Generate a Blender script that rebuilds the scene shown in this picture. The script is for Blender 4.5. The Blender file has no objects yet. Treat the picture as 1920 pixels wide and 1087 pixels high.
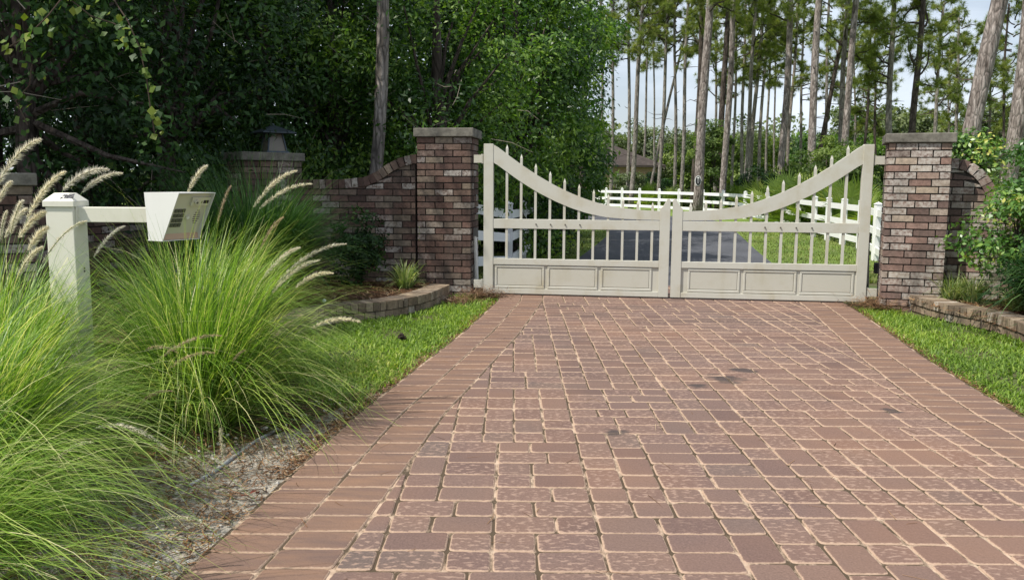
import bpy, math, random
import numpy as np
from mathutils import Vector, Matrix
R = math.radians
random.seed(7); RNG = np.random.default_rng(11)
C = bpy.context.scene.collection
sc = bpy.context.scene

# ---------------------------------------------------------------- camera
F = 1600.0; TH = math.atan(206 / F); ROLL = 0.007; CH = 1.25
cam = bpy.data.cameras.new('camera'); co = bpy.data.objects.new('camera', cam); C.objects.link(co)
cam.sensor_width = 36; cam.lens = F / 1920 * 36; cam.clip_start = .05; cam.clip_end = 3000
co.matrix_world = Matrix.Translation((0, 0, CH)) @ Matrix.Rotation(math.pi / 2 - TH, 4, 'X') @ Matrix.Rotation(ROLL, 4, 'Z')
sc.camera = co
# ---------------------------------------------------------------- light
SUN = Vector((-.50, -.27, .83)).normalized()
w = bpy.data.worlds.new('World'); sc.world = w; w.use_nodes = True
nt = w.node_tree; bg = nt.nodes['Background']; bg.inputs['Strength'].default_value = .074
sky = nt.nodes.new('ShaderNodeTexSky'); sky.sky_type = 'NISHITA'; sky.sun_disc = False
sky.sun_elevation = math.asin(SUN.z); sky.sun_rotation = math.atan2(SUN.x, SUN.y); sky.dust_density = 1.5
tc = nt.nodes.new('ShaderNodeTexCoord'); mp = nt.nodes.new('ShaderNodeMapping'); mp.inputs['Scale'].default_value = (1, 1, 3.2)
nz = nt.nodes.new('ShaderNodeTexNoise'); nz.inputs['Scale'].default_value = 2.3; nz.inputs['Detail'].default_value = 7; nz.inputs['Roughness'].default_value = .55
cr = nt.nodes.new('ShaderNodeValToRGB'); cr.color_ramp.elements[0].position = .44; cr.color_ramp.elements[1].position = .66
cr.color_ramp.elements[0].color = (.42, .42, .42, 1)
mx = nt.nodes.new('ShaderNodeMix'); mx.data_type = 'RGBA'; mx.inputs[7].default_value = (10.6, 11.6, 13.0, 1)
nt.links.new(tc.outputs['Generated'], mp.inputs[0]); nt.links.new(mp.outputs[0], nz.inputs['Vector']); nt.links.new(nz.outputs[0], cr.inputs[0])
nt.links.new(cr.outputs[0], mx.inputs[0]); nt.links.new(sky.outputs[0], mx.inputs[6]); nt.links.new(mx.outputs[2], bg.inputs['Color'])
sl = bpy.data.lights.new('sun', 'SUN'); sl.energy = 4.6; sl.angle = R(.6); sl.color = (1, .95, .86)
so = bpy.data.objects.new('sun', sl); C.objects.link(so); so.rotation_euler = (-SUN).to_track_quat('-Z', 'Y').to_euler()
sc.view_settings.view_transform = 'Standard'; sc.view_settings.look = 'None'; sc.view_settings.gamma = 1
sc.view_settings.exposure = .40
sc.cycles.max_bounces = 6; sc.cycles.transmission_bounces = 4; sc.cycles.diffuse_bounces = 3

# ---------------------------------------------------------------- helpers
def ray(u, v):
    a = u - 960; b = v - 543.5
    a, b = a * math.cos(ROLL) + b * math.sin(ROLL), -a * math.sin(ROLL) + b * math.cos(ROLL)
    return Vector((a, F * math.cos(TH) - b * math.sin(TH), -(F * math.sin(TH) + b * math.cos(TH))))
def gnd(u, v, z=0):
    r = ray(u, v); t = (z - CH) / r.z; return Vector((r.x * t, r.y * t, z))
def at(u, v, Y):
    r = ray(u, v); t = Y / r.y; return Vector((r.x * t, Y, CH + r.z * t))
def sm(a, b, x):
    t = min(1, max(0, (x - a) / (b - a))); return t * t * (3 - 2 * t)
def gz(x, y): return -.03 - .32 * sm(10.2, 15.5, y)

def tag(o, label=None, cat=None, group=None, kind=None):
    if label: o['label'] = label
    if cat: o['category'] = cat
    if group: o['group'] = group
    if kind: o['kind'] = kind
    return o
def thing(name, label, cat, loc=(0, 0, 0), rz=0, group=None):
    o = bpy.data.objects.new(name, None); C.objects.link(o); o.location = loc; o.rotation_euler = (0, 0, rz)
    o.empty_display_size = .2
    return tag(o, label, cat, group)
def link(name, me, m, parent=None, smooth=False):
    if m is not None and len(me.materials) == 0: me.materials.append(m)
    if smooth: me.shade_smooth()
    o = bpy.data.objects.new(name, me); C.objects.link(o)
    if parent: o.parent = parent
    return o
def npmesh(name, V, Fc, rnd=None, pt=None):
    """V (n,3); Fc (m,k) same size faces; rnd per face; pt dict of per-vertex attributes"""
    V = np.asarray(V, dtype=np.float32); Fc = np.asarray(Fc, dtype=np.int32)
    me = bpy.data.meshes.new(name); m, k = Fc.shape
    me.vertices.add(len(V)); me.vertices.foreach_set('co', V.ravel())
    me.loops.add(m * k); me.loops.foreach_set('vertex_index', Fc.ravel())
    me.polygons.add(m); me.polygons.foreach_set('loop_start', np.arange(0, m * k, k, dtype=np.int32))
    me.polygons.foreach_set('loop_total', np.full(m, k, dtype=np.int32))
    me.update(calc_edges=True)
    if rnd is not None:
        a = me.attributes.new('rnd', 'FLOAT', 'FACE'); a.data.foreach_set('value', np.asarray(rnd, dtype=np.float32))
    if pt:
        for kx, vals in pt.items():
            a = me.attributes.new(kx, 'FLOAT', 'POINT'); a.data.foreach_set('value', np.asarray(vals, dtype=np.float32))
    return me

class MB:
    def __init__(s): s.v = []; s.f = []; s.r = []; s.e = []
    def add(s, vs, fs, r=0., e=None):
        b = len(s.v); s.v += [tuple(p) for p in vs]; s.f += [tuple(b + i for i in f) for f in fs]; s.r += [r] * len(fs)
        s.e += e if e else [0.] * len(vs)
    def box(s, c, d, r=0., rz=0, rx=0, ry=0, j=0):
        M = Matrix.Translation(c) @ Matrix.Rotation(rz, 4, 'Z') @ Matrix.Rotation(ry, 4, 'Y') @ Matrix.Rotation(rx, 4, 'X')
        vs = [M @ Vector((d[0] / 2 * a + random.uniform(-j, j), d[1] / 2 * b + random.uniform(-j, j), d[2] / 2 * q + random.uniform(-j, j))) for a in (-1, 1) for b in (-1, 1) for q in (-1, 1)]
        s.add(vs, [(0, 1, 3, 2), (4, 6, 7, 5), (0, 4, 5, 1), (2, 3, 7, 6), (0, 2, 6, 4), (1, 5, 7, 3)], r)
    def bar(s, a, b, w, h, r=0.):
        a = Vector(a); b = Vector(b); d = (b - a); L = d.length; d.normalize()
        up = Vector((0, 0, 1)) if abs(d.z) < .95 else Vector((0, 1, 0))
        x = d.cross(up).normalized(); z = x.cross(d)
        vs = [p + x * (w / 2 * i) + z * (h / 2 * k) for p in (a, b) for i, k in ((-1, -1), (1, -1), (1, 1), (-1, 1))]
        s.add(vs, [(0, 1, 2, 3), (7, 6, 5, 4), (0, 4, 5, 1), (1, 5, 6, 2), (2, 6, 7, 3), (3, 7, 4, 0)], r)
    def prism(s, poly, y0, y1, r=0.):
        """poly in xz, extruded in y"""
        n = len(poly); vs = [(x, y0, z) for x, z in poly] + [(x, y1, z) for x, z in poly]
        s.add(vs, [tuple(range(n)), tuple(range(2 * n - 1, n - 1, -1))] + [(i, i + n, (i + 1) % n + n, (i + 1) % n) for i in range(n)], r)
    def tube(s, pts, rad, n=8, r=0., cap=True, wob=0):
        pts = [Vector(p) for p in pts]; m = len(pts)
        if not isinstance(rad, (list, tuple)): rad = [rad] * m
        vs = []
        for i, p in enumerate(pts):
            d = (pts[min(i + 1, m - 1)] - pts[max(i - 1, 0)]).normalized()
            u = d.orthogonal() if i == 0 else (u - d * u.dot(d))
            u.normalize(); v = d.cross(u)
            for k in range(n):
                a = 2 * math.pi * k / n; q = rad[i] * (1 + (random.uniform(-wob, wob) if wob else 0)); vs.append(p + (u * math.cos(a) + v * math.sin(a)) * q)
        fs = [(i * n + k, i * n + (k + 1) % n, (i + 1) * n + (k + 1) % n, (i + 1) * n + k) for i in range(m - 1) for k in range(n)]
        if cap: fs += [tuple(range(n - 1, -1, -1)), tuple((m - 1) * n + k for k in range(n))]
        s.add(vs, fs, r)
    def mesh(s, name):
        me = bpy.data.meshes.new(name); me.from_pydata(s.v, [], s.f); me.update()
        a = me.attributes.new('rnd', 'FLOAT', 'FACE'); a.data.foreach_set('value', s.r)
        a = me.attributes.new('edge', 'FLOAT', 'POINT'); a.data.foreach_set('value', s.e)
        return me
    def build(s, name, m, parent=None, smooth=False, bevel=0):
        me = s.mesh(name); o = link(name, me, m, parent, smooth)
        if bevel:
            b = o.modifiers.new('b', 'BEVEL'); b.width = bevel; b.segments = 2; b.limit_method = 'ANGLE'; b.angle_limit = R(35)
        return o

# ---------------------------------------------------------------- materials
class NM:
    def __init__(s, name):
        s.m = bpy.data.materials.new(name); s.m.use_nodes = True; s.t = s.m.node_tree; s.b = s.t.nodes['Principled BSDF']; s.out = s.t.nodes['Material Output']
    def n(s, t, **k):
        x = s.t.nodes.new(t)
        for a, b in k.items():
            if a.startswith('i_'): x.inputs[a[2:].replace('_', ' ')].default_value = b
            else: setattr(x, a, b)
        return x
    def l(s, a, b): s.t.links.new(a, b)
    def coord(s, scale=(1, 1, 1), kind='Object'):
        t = s.n('ShaderNodeTexCoord'); m = s.n('ShaderNodeMapping'); m.inputs['Scale'].default_value = scale; s.l(t.outputs[kind], m.inputs[0]); return m.outputs[0]
    def noise(s, vec, scale, detail=4, rough=.55):
        x = s.n('ShaderNodeTexNoise'); x.inputs['Scale'].default_value = scale; x.inputs['Detail'].default_value = detail; x.inputs['Roughness'].default_value = rough; s.l(vec, x.inputs['Vector']); return x.outputs[0]
    def ramp(s, fac, stops, interp='LINEAR'):
        x = s.n('ShaderNodeValToRGB'); e = x.color_ramp.elements; x.color_ramp.interpolation = interp
        while len(e) < len(stops): e.new(.5)
        for i, (p, c) in enumerate(stops):
            e[i].position = p; e[i].color = (c[0], c[1], c[2], 1) if not isinstance(c, (int, float)) else (c, c, c, 1)
        s.l(fac, x.inputs[0]); return x.outputs[0]
    def mix(s, fac, a, b, mode='MIX'):
        x = s.n('ShaderNodeMix', data_type='RGBA', blend_type=mode)
        for i, q in ((0, fac), (6, a), (7, b)):
            if hasattr(q, 'links'): s.l(q, x.inputs[i])
            elif isinstance(q, (int, float)): x.inputs[i].default_value = q
            else: x.inputs[i].default_value = (*q, 1)
        return x.outputs[2]
    def attr(s, nm='rnd'):
        x = s.n('ShaderNodeAttribute'); x.attribute_name = nm; return x.outputs['Fac']
    def math(s, op, a, b):
        x = s.n('ShaderNodeMath', operation=op)
        for i, q in ((0, a), (1, b)):
            if hasattr(q, 'links'): s.l(q, x.inputs[i])
            else: x.inputs[i].default_value = q
        return x.outputs[0]
    def bump(s, h, st=.3, d=.01):
        x = s.n('ShaderNodeBump'); x.inputs['Strength'].default_value = st; x.inputs['Distance'].default_value = d; s.l(h, x.inputs['Height']); s.l(x.outputs[0], s.b.inputs['Normal'])
    def col(s, c, rough=.7, spec=.3, metal=0):
        if hasattr(c, 'links'): s.l(c, s.b.inputs['Base Color'])
        else: s.b.inputs['Base Color'].default_value = (*c, 1)
        if hasattr(rough, 'links'): s.l(rough, s.b.inputs['Roughness'])
        else: s.b.inputs['Roughness'].default_value = rough
        s.b.inputs['Specular IOR Level'].default_value = spec; s.b.inputs['Metallic'].default_value = metal; return s.m

def leaf_mat(name, stops, trans=.35, rough=.5, spec=.25, tcol=(1.3, 1.5, .5)):
    k = NM(name); c = k.ramp(k.attr(), stops); c = k.mix(k.ramp(k.noise(k.coord(), 1.7, 2), [(.35, .75), (.65, 1.15)]), (0, 0, 0), c) if False else c
    v = k.noise(k.coord(), .9, 2); c = k.mix(k.ramp(v, [(.3, 0.), (.7, .45)]), c, k.mix(1., c, (1.5, 1.35, .75), 'MULTIPLY'))
    k.col(c, rough, spec)
    t = k.n('ShaderNodeBsdfTranslucent'); k.l(k.mix(1., c, tcol, 'MULTIPLY'), t.inputs[0])
    m = k.n('ShaderNodeMixShader'); m.inputs[0].default_value = trans; k.l(k.b.outputs[0], m.inputs[1]); k.l(t.outputs[0], m.inputs[2]); k.l(m.outputs[0], k.out.inputs[0])
    return k.m
M = {}
M['leaf_dark'] = leaf_mat('leaf_dark', [(0, (.007, .020, .008)), (.5, (.016, .045, .014)), (.85, (.036, .09, .022)), (1, (.10, .17, .035))], .28)  # leaf tones darkened to stand in for shade in the left woods
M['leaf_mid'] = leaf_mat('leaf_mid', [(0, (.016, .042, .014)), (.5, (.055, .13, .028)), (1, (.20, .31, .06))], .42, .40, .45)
M['leaf_under'] = leaf_mat('leaf_under', [(0, (.035, .065, .022)), (.5, (.09, .145, .042)), (1, (.20, .26, .075))], .4)
M['leaf_gray'] = leaf_mat('leaf_gray', [(0, (.05, .07, .045)), (.5, (.11, .145, .08)), (1, (.18, .22, .11))])
M['leaf_vine'] = leaf_mat('leaf_vine', [(0, (.02, .055, .012)), (.6, (.055, .12, .02)), (1, (.20, .24, .04))], .3)
M['leaf_shrub'] = leaf_mat('leaf_shrub', [(0, (.02, .06, .018)), (.55, (.075, .17, .04)), (.85, (.17, .28, .06)), (1, (.50, .48, .16))], .3, .35, .5)
M['needle'] = leaf_mat('needle', [(0, (.06, .09, .03)), (.5, (.15, .195, .055)), (.85, (.27, .30, .085)), (1, (.32, .25, .14))], .42)
M['palmetto'] = leaf_mat('palmetto', [(0, (.05, .10, .025)), (.6, (.15, .22, .05)), (1, (.34, .38, .11))], .35)
M['fountain'] = leaf_mat('fountain', [(0, (.02, .055, .014)), (.35, (.085, .19, .032)), (.7, (.21, .36, .062)), (.92, (.42, .52, .16)), (1, (.66, .66, .42))], .42, .4, .45, (1.15, 1.2, .5))
M['dark_blade'] = leaf_mat('dark_blade', [(0, (.012, .04, .015)), (.6, (.03, .085, .028)), (1, (.08, .15, .05))], .3)
M['varieg'] = leaf_mat('varieg', [(0, (.10, .17, .06)), (.5, (.22, .30, .12)), (1, (.55, .55, .35))], .3)
M['lawn'] = leaf_mat('lawn', [(0, (.05, .095, .018)), (.5, (.15, .25, .042)), (.80, (.28, .37, .075)), (1, (.55, .46, .26))], .38)
M['lawn_back'] = leaf_mat('lawn_back', [(0, (.04, .06, .02)), (.5, (.11, .145, .042)), (.85, (.22, .24, .08)), (1, (.40, .34, .18))], .3)
M['plume'] = leaf_mat('plume', [(0, (.46, .42, .38)), (.5, (.78, .75, .70)), (1, (.95, .94, .90))], .45, .7, .1, (1, 1, .94))
M['plume_brown'] = leaf_mat('plume_brown', [(0, (.32, .25, .20)), (1, (.66, .56, .46))], .4, .7, .1, (1, .9, .8))

def bark(name, a, b, c):
    k = NM(name); v = k.coord((1, 1, .28)); n1 = k.noise(v, 9, 5, .65); vo = k.n('ShaderNodeTexVoronoi', feature='DISTANCE_TO_EDGE'); vo.inputs['Scale'].default_value = 11; k.l(v, vo.inputs['Vector'])
    cc = k.ramp(n1, [(.3, a), (.5, b), (.72, c)]); e = k.ramp(vo.outputs[0], [(0, .55), (.10, 1.)]); cc = k.mix(1., cc, e, 'MULTIPLY')
    k.bump(k.math('ADD', k.math('MULTIPLY', k.math('MINIMUM', vo.outputs[0], .2), 3.), n1), .9, .03); return k.col(cc, .95, .1)
M['bark'] = bark('bark', (.075, .06, .052), (.235, .20, .18), (.46, .41, .38))
M['bark_dark'] = bark('bark_dark', (.03, .025, .022), (.075, .06, .052), (.16, .13, .115))
M['bark_gray'] = bark('bark_gray', (.10, .09, .08), (.22, .195, .175), (.38, .35, .32))
M['deadwood'] = NM('dead_wood').col((.30, .26, .21), .9, .1)
M['twig'] = NM('twig').col((.07, .052, .04), .9, .1)

def brick_mat(name, stops, white, tint=(.22, .2, .17)):
    k = NM(name); v = k.coord(); r = k.attr(); c = k.ramp(r, stops)
    n1 = k.noise(v, 28, 6, .65); n2 = k.noise(v, 2.2, 3); n3 = k.noise(v, 150, 3)
    c = k.mix(1., c, k.ramp(n1, [(.25, (.55, .55, .55)), (.6, (1.15, 1.12, 1.1))]), 'MULTIPLY')
    wf = k.math('MULTIPLY', k.ramp(n1, [(.36, 0.), (.58, 1.)]), k.ramp(k.math('FRACT', k.math('MULTIPLY', r, 7.31), 0), [(white, 0.), (white + .22, .85)]))
    c = k.mix(wf, c, (.46, .43, .39)); st_ = k.noise(k.coord((1, 1, .22)), 5, 5, .6)
    c = k.mix(k.ramp(st_, [(.45, 0.), (.7, .6)]), c, (.055, .05, .042))
    c = k.mix(k.ramp(n2, [(.50, 0.), (.75, .55)]), c, k.mix(1., c, tint, 'SOFT_LIGHT'))
    k.bump(k.math('ADD', n1, k.math('MULTIPLY', n3, .4)), .5, .006); return k.col(c, .9, .15)
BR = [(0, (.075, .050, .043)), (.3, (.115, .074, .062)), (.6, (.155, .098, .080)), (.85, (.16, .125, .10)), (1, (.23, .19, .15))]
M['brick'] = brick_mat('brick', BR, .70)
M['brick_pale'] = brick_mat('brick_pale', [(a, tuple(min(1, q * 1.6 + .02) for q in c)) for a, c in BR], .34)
M['curb'] = brick_mat('curb', [(0, (.17, .13, .095)), (.5, (.24, .185, .135)), (1, (.32, .26, .19))], .8)
k = NM('mortar'); M['mortar'] = k.col(k.ramp(k.noise(k.coord(), 30), [(.3, (.04, .034, .03)), (.7, (.10, .09, .08))]), .95, .1)
k = NM('cap_stone'); v = k.coord(); n_ = k.noise(v, 9, 8, .7); k.bump(n_, .5, .01)
M['cap'] = k.col(k.ramp(n_, [(.3, (.07, .065, .055)), (.5, (.15, .14, .12)), (.7, (.24, .225, .19))]), .95, .1)

def paint(name, c, dirt=(.45, .40, .28), amt=.5, rough=.45, lo=False):
    k = NM(name); v = k.coord(); n1 = k.noise(v, 2.5, 6, .65); n2 = k.noise(k.coord((1, 1, .15)), 14, 4)
    f = k.math('MULTIPLY', k.ramp(n1, [(.48, 0.), (.72, amt)]), k.ramp(n2, [(.35, .35), (.65, 1.)]))
    k.bump(k.noise(v, 60, 3), .06, .002); return k.col(k.mix(f, c, dirt), k.ramp(n1, [(.3, rough - .08), (.7, rough + .2)]), .4)
M['gate'] = paint('gate_paint', (.49, .48, .42), (.36, .31, .19), .8)
M['gate_panel'] = paint('gate_panel_paint', (.47, .455, .39), (.37, .34, .24), .7)
M['post'] = paint('post_paint', (.68, .66, .57), (.50, .48, .36), .6)
M['hood'] = paint('hood_metal', (.60, .60, .58), (.5, .5, .48), .4, .35)
M['fence'] = paint('fence_vinyl', (.80, .80, .80), (.55, .58, .52), .5, .4)
M['steel'] = NM('steel').col((.58, .56, .48), .45, .5, .15)
M['steel_dark'] = NM('steel_dark').col((.14, .14, .14), .45, .5, .6)
M['black'] = NM('black_plastic').col((.015, .015, .017), .5, .3)
M['white'] = NM('white_enamel').col((.78, .78, .76), .5, .3)
M['tan'] = NM('tan_reflection').col((.46, .31, .22), .5, .3)  # pinkish-brown reflection in the hood, painted as the ledge colour
M['rustb'] = NM('bolt_steel').col((.10, .085, .07), .6, .4, .4)
k = NM('chip'); M['chip'] = k.col((.12, .12, .13), .8)

# pavers
k = NM('paver'); v = k.coord(); rr0 = k.attr(); isb = k.math('GREATER_THAN', rr0, 1.5); r_ = k.math('FRACT', rr0, 0); e_ = k.attr('edge')
c = k.ramp(r_, [(0, (.130, .085, .074)), (.35, (.148, .099, .086)), (.7, (.160, .108, .090)), (.95, (.148, .101, .087)), (1, (.126, .095, .084))])
n1 = k.noise(v, 3.0, 6, .6); n2 = k.noise(v, 120, 3, .7); n3 = k.noise(k.coord((1, 1.7, 1)), 34, 2, .5); n4 = k.noise(v, .8, 3)
c = k.mix(1., c, k.ramp(n2, [(.3, (.78, .78, .78)), (.7, (1.25, 1.22, 1.2))]), 'MULTIPLY')
c = k.mix(k.ramp(n4, [(.42, 0.), (.68, .6)]), c, (.225, .128, .085))
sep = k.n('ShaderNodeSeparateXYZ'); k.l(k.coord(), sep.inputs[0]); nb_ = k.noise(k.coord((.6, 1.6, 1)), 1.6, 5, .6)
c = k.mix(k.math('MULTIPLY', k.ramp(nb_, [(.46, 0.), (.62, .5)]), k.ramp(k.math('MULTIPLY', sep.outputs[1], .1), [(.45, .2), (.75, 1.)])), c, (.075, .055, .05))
c = k.mix(k.math('MULTIPLY', isb, .75), c, k.mix(k.ramp(k.noise(k.coord((.5, 2.5, 1)), 5, 5, .6), [(.35, 0.), (.65, 1.)]), (.135, .088, .072), (.215, .128, .084)))
pf = k.math('MULTIPLY', k.math('MULTIPLY', k.math('SUBTRACT', 1., isb), k.ramp(n3, [(.54, 0.), (.63, .75)])), k.ramp(k.math('FRACT', k.math('MULTIPLY', r_, 13.7), 0), [(.3, 0.), (.4, 1.)]))
c = k.mix(pf, c, (.30, .205, .16))
c = k.mix(k.ramp(n1, [(.66, 0.), (.74, .6)]), c, (.06, .055, .055))
ef = k.ramp(k.math('ADD', e_, k.math('MULTIPLY', k.math('SUBTRACT', k.noise(v, 60, 4), .5), .9)), [(.38, 0.), (.80, .9)])
c = k.mix(ef, c, (.42, .30, .22))
gp = k.n('ShaderNodeNewGeometry')
for (ax, ay, ra) in ((1.36, 5.35, .13), (1.55, 5.6, .10), (.52, 4.15, .075), (1.15, 5.15, .07), (2.1, 4.6, .06)):
    sb = k.n('ShaderNodeVectorMath', operation='DISTANCE'); k.l(gp.outputs['Position'], sb.inputs[0]); sb.inputs[1].default_value = (ax, ay, 0)
    dd = k.math('ADD', sb.outputs['Value'], k.math('MULTIPLY', k.math('SUBTRACT', k.noise(k.coord((1, 2.2, 1)), 9, 4), .5), ra * 2.2))
    c = k.mix(k.ramp(k.math('DIVIDE', dd, ra), [(.55, .75), (1., 0.)]), c, (.035, .033, .035))
k.bump(k.math('ADD', n2, k.math('MULTIPLY', n3, 2.)), .4, .004); M['paver'] = k.col(c, .85, .2)
k = NM('joint_sand'); v = k.coord(); q_ = k.noise(v, 18, 6, .7); M['joint'] = k.col(k.mix(k.ramp(k.noise(k.coord((1, .35, 1)), 9, 5, .7), [(.40, 0.), (.50, .95)]), k.ramp(q_, [(.3, (.26, .18, .13)), (.6, (.46, .35, .26))]), (.06, .045, .03)), .95, .1); 
k = NM('ground_soil'); v = k.coord(); a_ = k.noise(v, 1.1, 6); b_ = k.noise(v, 30, 6, .7)
c = k.mix(k.ramp(a_, [(.4, 0.), (.6, 1.)]), k.ramp(b_, [(.3, (.035, .055, .018)), (.7, (.09, .13, .035))]), k.ramp(b_, [(.3, (.06, .045, .03)), (.7, (.15, .12, .075))]))
k.bump(b_, .6, .02); M['ground'] = k.col(c, .95, .1)
k = NM('far_lawn'); v = k.coord(); a_ = k.noise(v, .5, 6, .6); b_ = k.noise(v, 40, 4, .7); k.bump(b_, .5, .03)
M['far_lawn'] = k.col(k.mix(1., k.ramp(a_, [(.3, (.09, .15, .03)), (.55, (.16, .23, .05)), (.75, (.24, .27, .10))]), k.ramp(b_, [(.3, .7), (.7, 1.2)]), 'MULTIPLY'), .95, .1)
k = NM('asphalt'); v = k.coord(); a_ = k.noise(v, .6, 5); b_ = k.noise(v, 120, 3); k.bump(b_, .4, .005)
M['asphalt'] = k.col(k.mix(1., k.ramp(a_, [(.3, (.05, .052, .06)), (.7, (.085, .088, .10))]), k.ramp(b_, [(.3, .75), (.7, 1.3)]), 'MULTIPLY'), .85, .3)
k = NM('sand'); v = k.coord(); a_ = k.noise(v, 7, 8, .75); b_ = k.noise(v, 90, 5, .7); k.bump(k.math('ADD', a_, b_), .8, .02)
M['sand'] = k.col(k.mix(k.ramp(k.noise(v, 22, 5, .75), [(.50, 0.), (.62, .85)]), k.ramp(b_, [(.3, (.24, .205, .165)), (.65, (.56, .51, .44))]), k.ramp(a_, [(.35, (.07, .055, .04)), (.7, (.17, .15, .11))])), .95, .1)
k = NM('mulch'); v = k.coord((1, 2.3, 1)); a_ = k.noise(v, 30, 7, .75); k.bump(a_, 1., .04)
M['mulch'] = k.col(k.ramp(a_, [(.3, (.035, .022, .016)), (.5, (.11, .06, .042)), (.65, (.21, .13, .09)), (.8, (.34, .25, .17))]), .95, .1)
M['debris'] = leaf_mat('debris', [(0, (.05, .03, .02)), (.5, (.16, .085, .05)), (.9, (.30, .19, .12)), (1, (.45, .36, .26))], .1, .9, .1, (1, 1, 1))
k = NM('roof'); M['roof'] = k.col(k.ramp(k.noise(k.coord((1, 1, 6)), 3, 4), [(.3, (.04, .033, .03)), (.7, (.08, .066, .06))]), .9, .1)
k = NM('house_brick'); M['house'] = k.col(k.ramp(k.noise(k.coord((1, 1, 4)), 4, 5), [(.3, (.30, .19, .15)), (.7, (.44, .32, .26))]), .9, .1)
M['glass'] = NM('dark_glass').col((.02, .025, .03), .08, .5)
k = NM('lamp_glass'); M['lampglass'] = k.col((.16, .14, .11), .25, .5)

# ---------------------------------------------------------------- the ground
def sheet(name, xs, ys, zf, m, kind='structure'):
    V = [(x, y, zf(x, y)) for y in ys for x in xs]; n = len(xs)
    Fc = [(j * n + i, j * n + i + 1, (j + 1) * n + i + 1, (j + 1) * n + i) for j in range(len(ys) - 1) for i in range(n - 1)]
    o = link(name, npmesh(name, V, Fc), m, smooth=True); o['kind'] = kind; return o
xs = [-900, -300, -100, -50] + list(np.linspace(-30, 40, 71)) + [60, 120, 300, 900]
ys = [-30, -10] + list(np.linspace(-4, 16, 81)) + list(np.linspace(17, 80, 40)) + [120, 250, 500, 1500]
sheet('ground', xs, ys, gz, M['ground'])
def ribbon_sheet(name, left, right, m, dz, sub=6, kind='structure'):
    """sheet between two polylines of equal length, on the terrain"""
    V = []; n = len(left)
    for a, b in zip(left, right):
        for k_ in range(sub + 1):
            t = k_ / sub; x = a[0] * (1 - t) + b[0] * t; y = a[1] * (1 - t) + b[1] * t; V.append((x, y, gz(x, y) + dz))
    Fc = [(j * (sub + 1) + i, j * (sub + 1) + i + 1, (j + 1) * (sub + 1) + i + 1, (j + 1) * (sub + 1) + i) for j in range(n - 1) for i in range(sub)]
    o = link(name, npmesh(name, V, Fc), m, smooth=True); o['kind'] = kind; return o
def resample(P, step):
    P = [Vector((p[0], p[1])) for p in P]; out = [P[0]]
    for a, b in zip(P[:-1], P[1:]):
        n = max(1, int((b - a).length / step))
        for i in range(n): out.append(a + (b - a) * ((i + 1) / n))
    return out
def smooth_poly(P, it=3):
    P = [Vector((p[0], p[1])) for p in P]
    for _ in range(it):
        Q = [P[0]]
        for a, b in zip(P[:-1], P[1:]): Q += [a * .75 + b * .25, a * .25 + b * .75]
        P = Q + [P[-1]]
    return P
# lawn beyond the gate and the asphalt drive curving left
ribbon_sheet('far_lawn', [(-40, y) for y in (15.5, 22, 30, 45, 70, 140)], [(70, y) for y in (15.5, 22, 30, 45, 70, 140)], M['far_lawn'], .006, 20)
rl = smooth_poly([(-.3, 10.05), (.2, 12), (1.38, 17.5), (3.0, 26), (3.3, 29.5), (1.5, 33), (-3, 36.5), (-20, 40)])
rr = smooth_poly([(3.9, 9.8), (4.4, 12), (5.1, 16.9), (7.1, 27), (8.6, 35), (7.2, 40), (0, 44), (-20, 47)])
rr = [rr[round(i * (len(rr) - 1) / (len(rl) - 1))] for i in range(len(rl))]
ribbon_sheet('asphalt_drive', rl, rr, M['asphalt'], .016, 8)

# driveway edges (outer) as x(y)
LE = [(-1.3, -1.5), (-1.12, 1.0), (-1.06, 2.54), (-1.0, 3.03), (-.91, 3.83), (-.84, 4.45), (-.72, 5.13), (-.40, 7.02), (-.16, 8.8), (-.10, 10.0)]
RE = [(2.9, -1.5), (2.74, 1.0), (2.72, 3.0), (2.78, 4.5), (2.84, 4.97), (2.98, 5.96), (3.30, 7.7), (3.44, 8.5), (3.66, 10.0)]
def xe(E_, y):
    for a, b in zip(E_[:-1], E_[1:]):
        if y <= b[1]: return a[0] + (b[0] - a[0]) * (y - a[1]) / (b[1] - a[1])
    return E_[-1][0]
sheet('joint_sand', list(np.linspace(0, 1, 9)), list(np.linspace(-1.5, 10, 60)), lambda x, y: -.0065, M['joint'])
o = bpy.data.objects['joint_sand']
for vv in o.data.vertices:
    y = vv.co.y; vv.co.x = xe(LE, y) + (xe(RE, y) - xe(LE, y)) * vv.co.x
def clip(poly, p, n):
    out = []
    for a, b in zip(poly, poly[1:] + poly[:1]):
        da = (a - p).dot(n); db = (b - p).dot(n)
        if da >= 0: out.append(a)
        if da * db < 0: out.append(a + (b - a) * (da / (da - db)))
    return out
def area(p): return .5 * sum(a.x * b.y - b.x * a.y for a, b in zip(p, p[1:] + p[:1]))
def inset(poly, d):
    q = poly
    for a, b in zip(poly, poly[1:] + poly[:1]):
        e = b - a
        if e.length < 1e-5: continue
        n = Vector((-e.y, e.x)).normalized(); q = clip(q, a + n * d, n)
        if len(q) < 3: return q
    return q
def rounded(q, c):
    out = []
    n = len(q)
    for i in range(n):
        a, b, d = q[i - 1], q[i], q[(i + 1) % n]
        l1 = (a - b).length; l2 = (d - b).length
        if l1 < 1e-5 or l2 < 1e-5: continue
        c1 = min(c, l1 * .4, l2 * .4); p1 = b + (a - b) / l1 * c1; p2 = b + (d - b) / l2 * c1
        out += [p1, p1 * .25 + b * .5 + p2 * .25, p2]
    return out
pv = MB()
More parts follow.
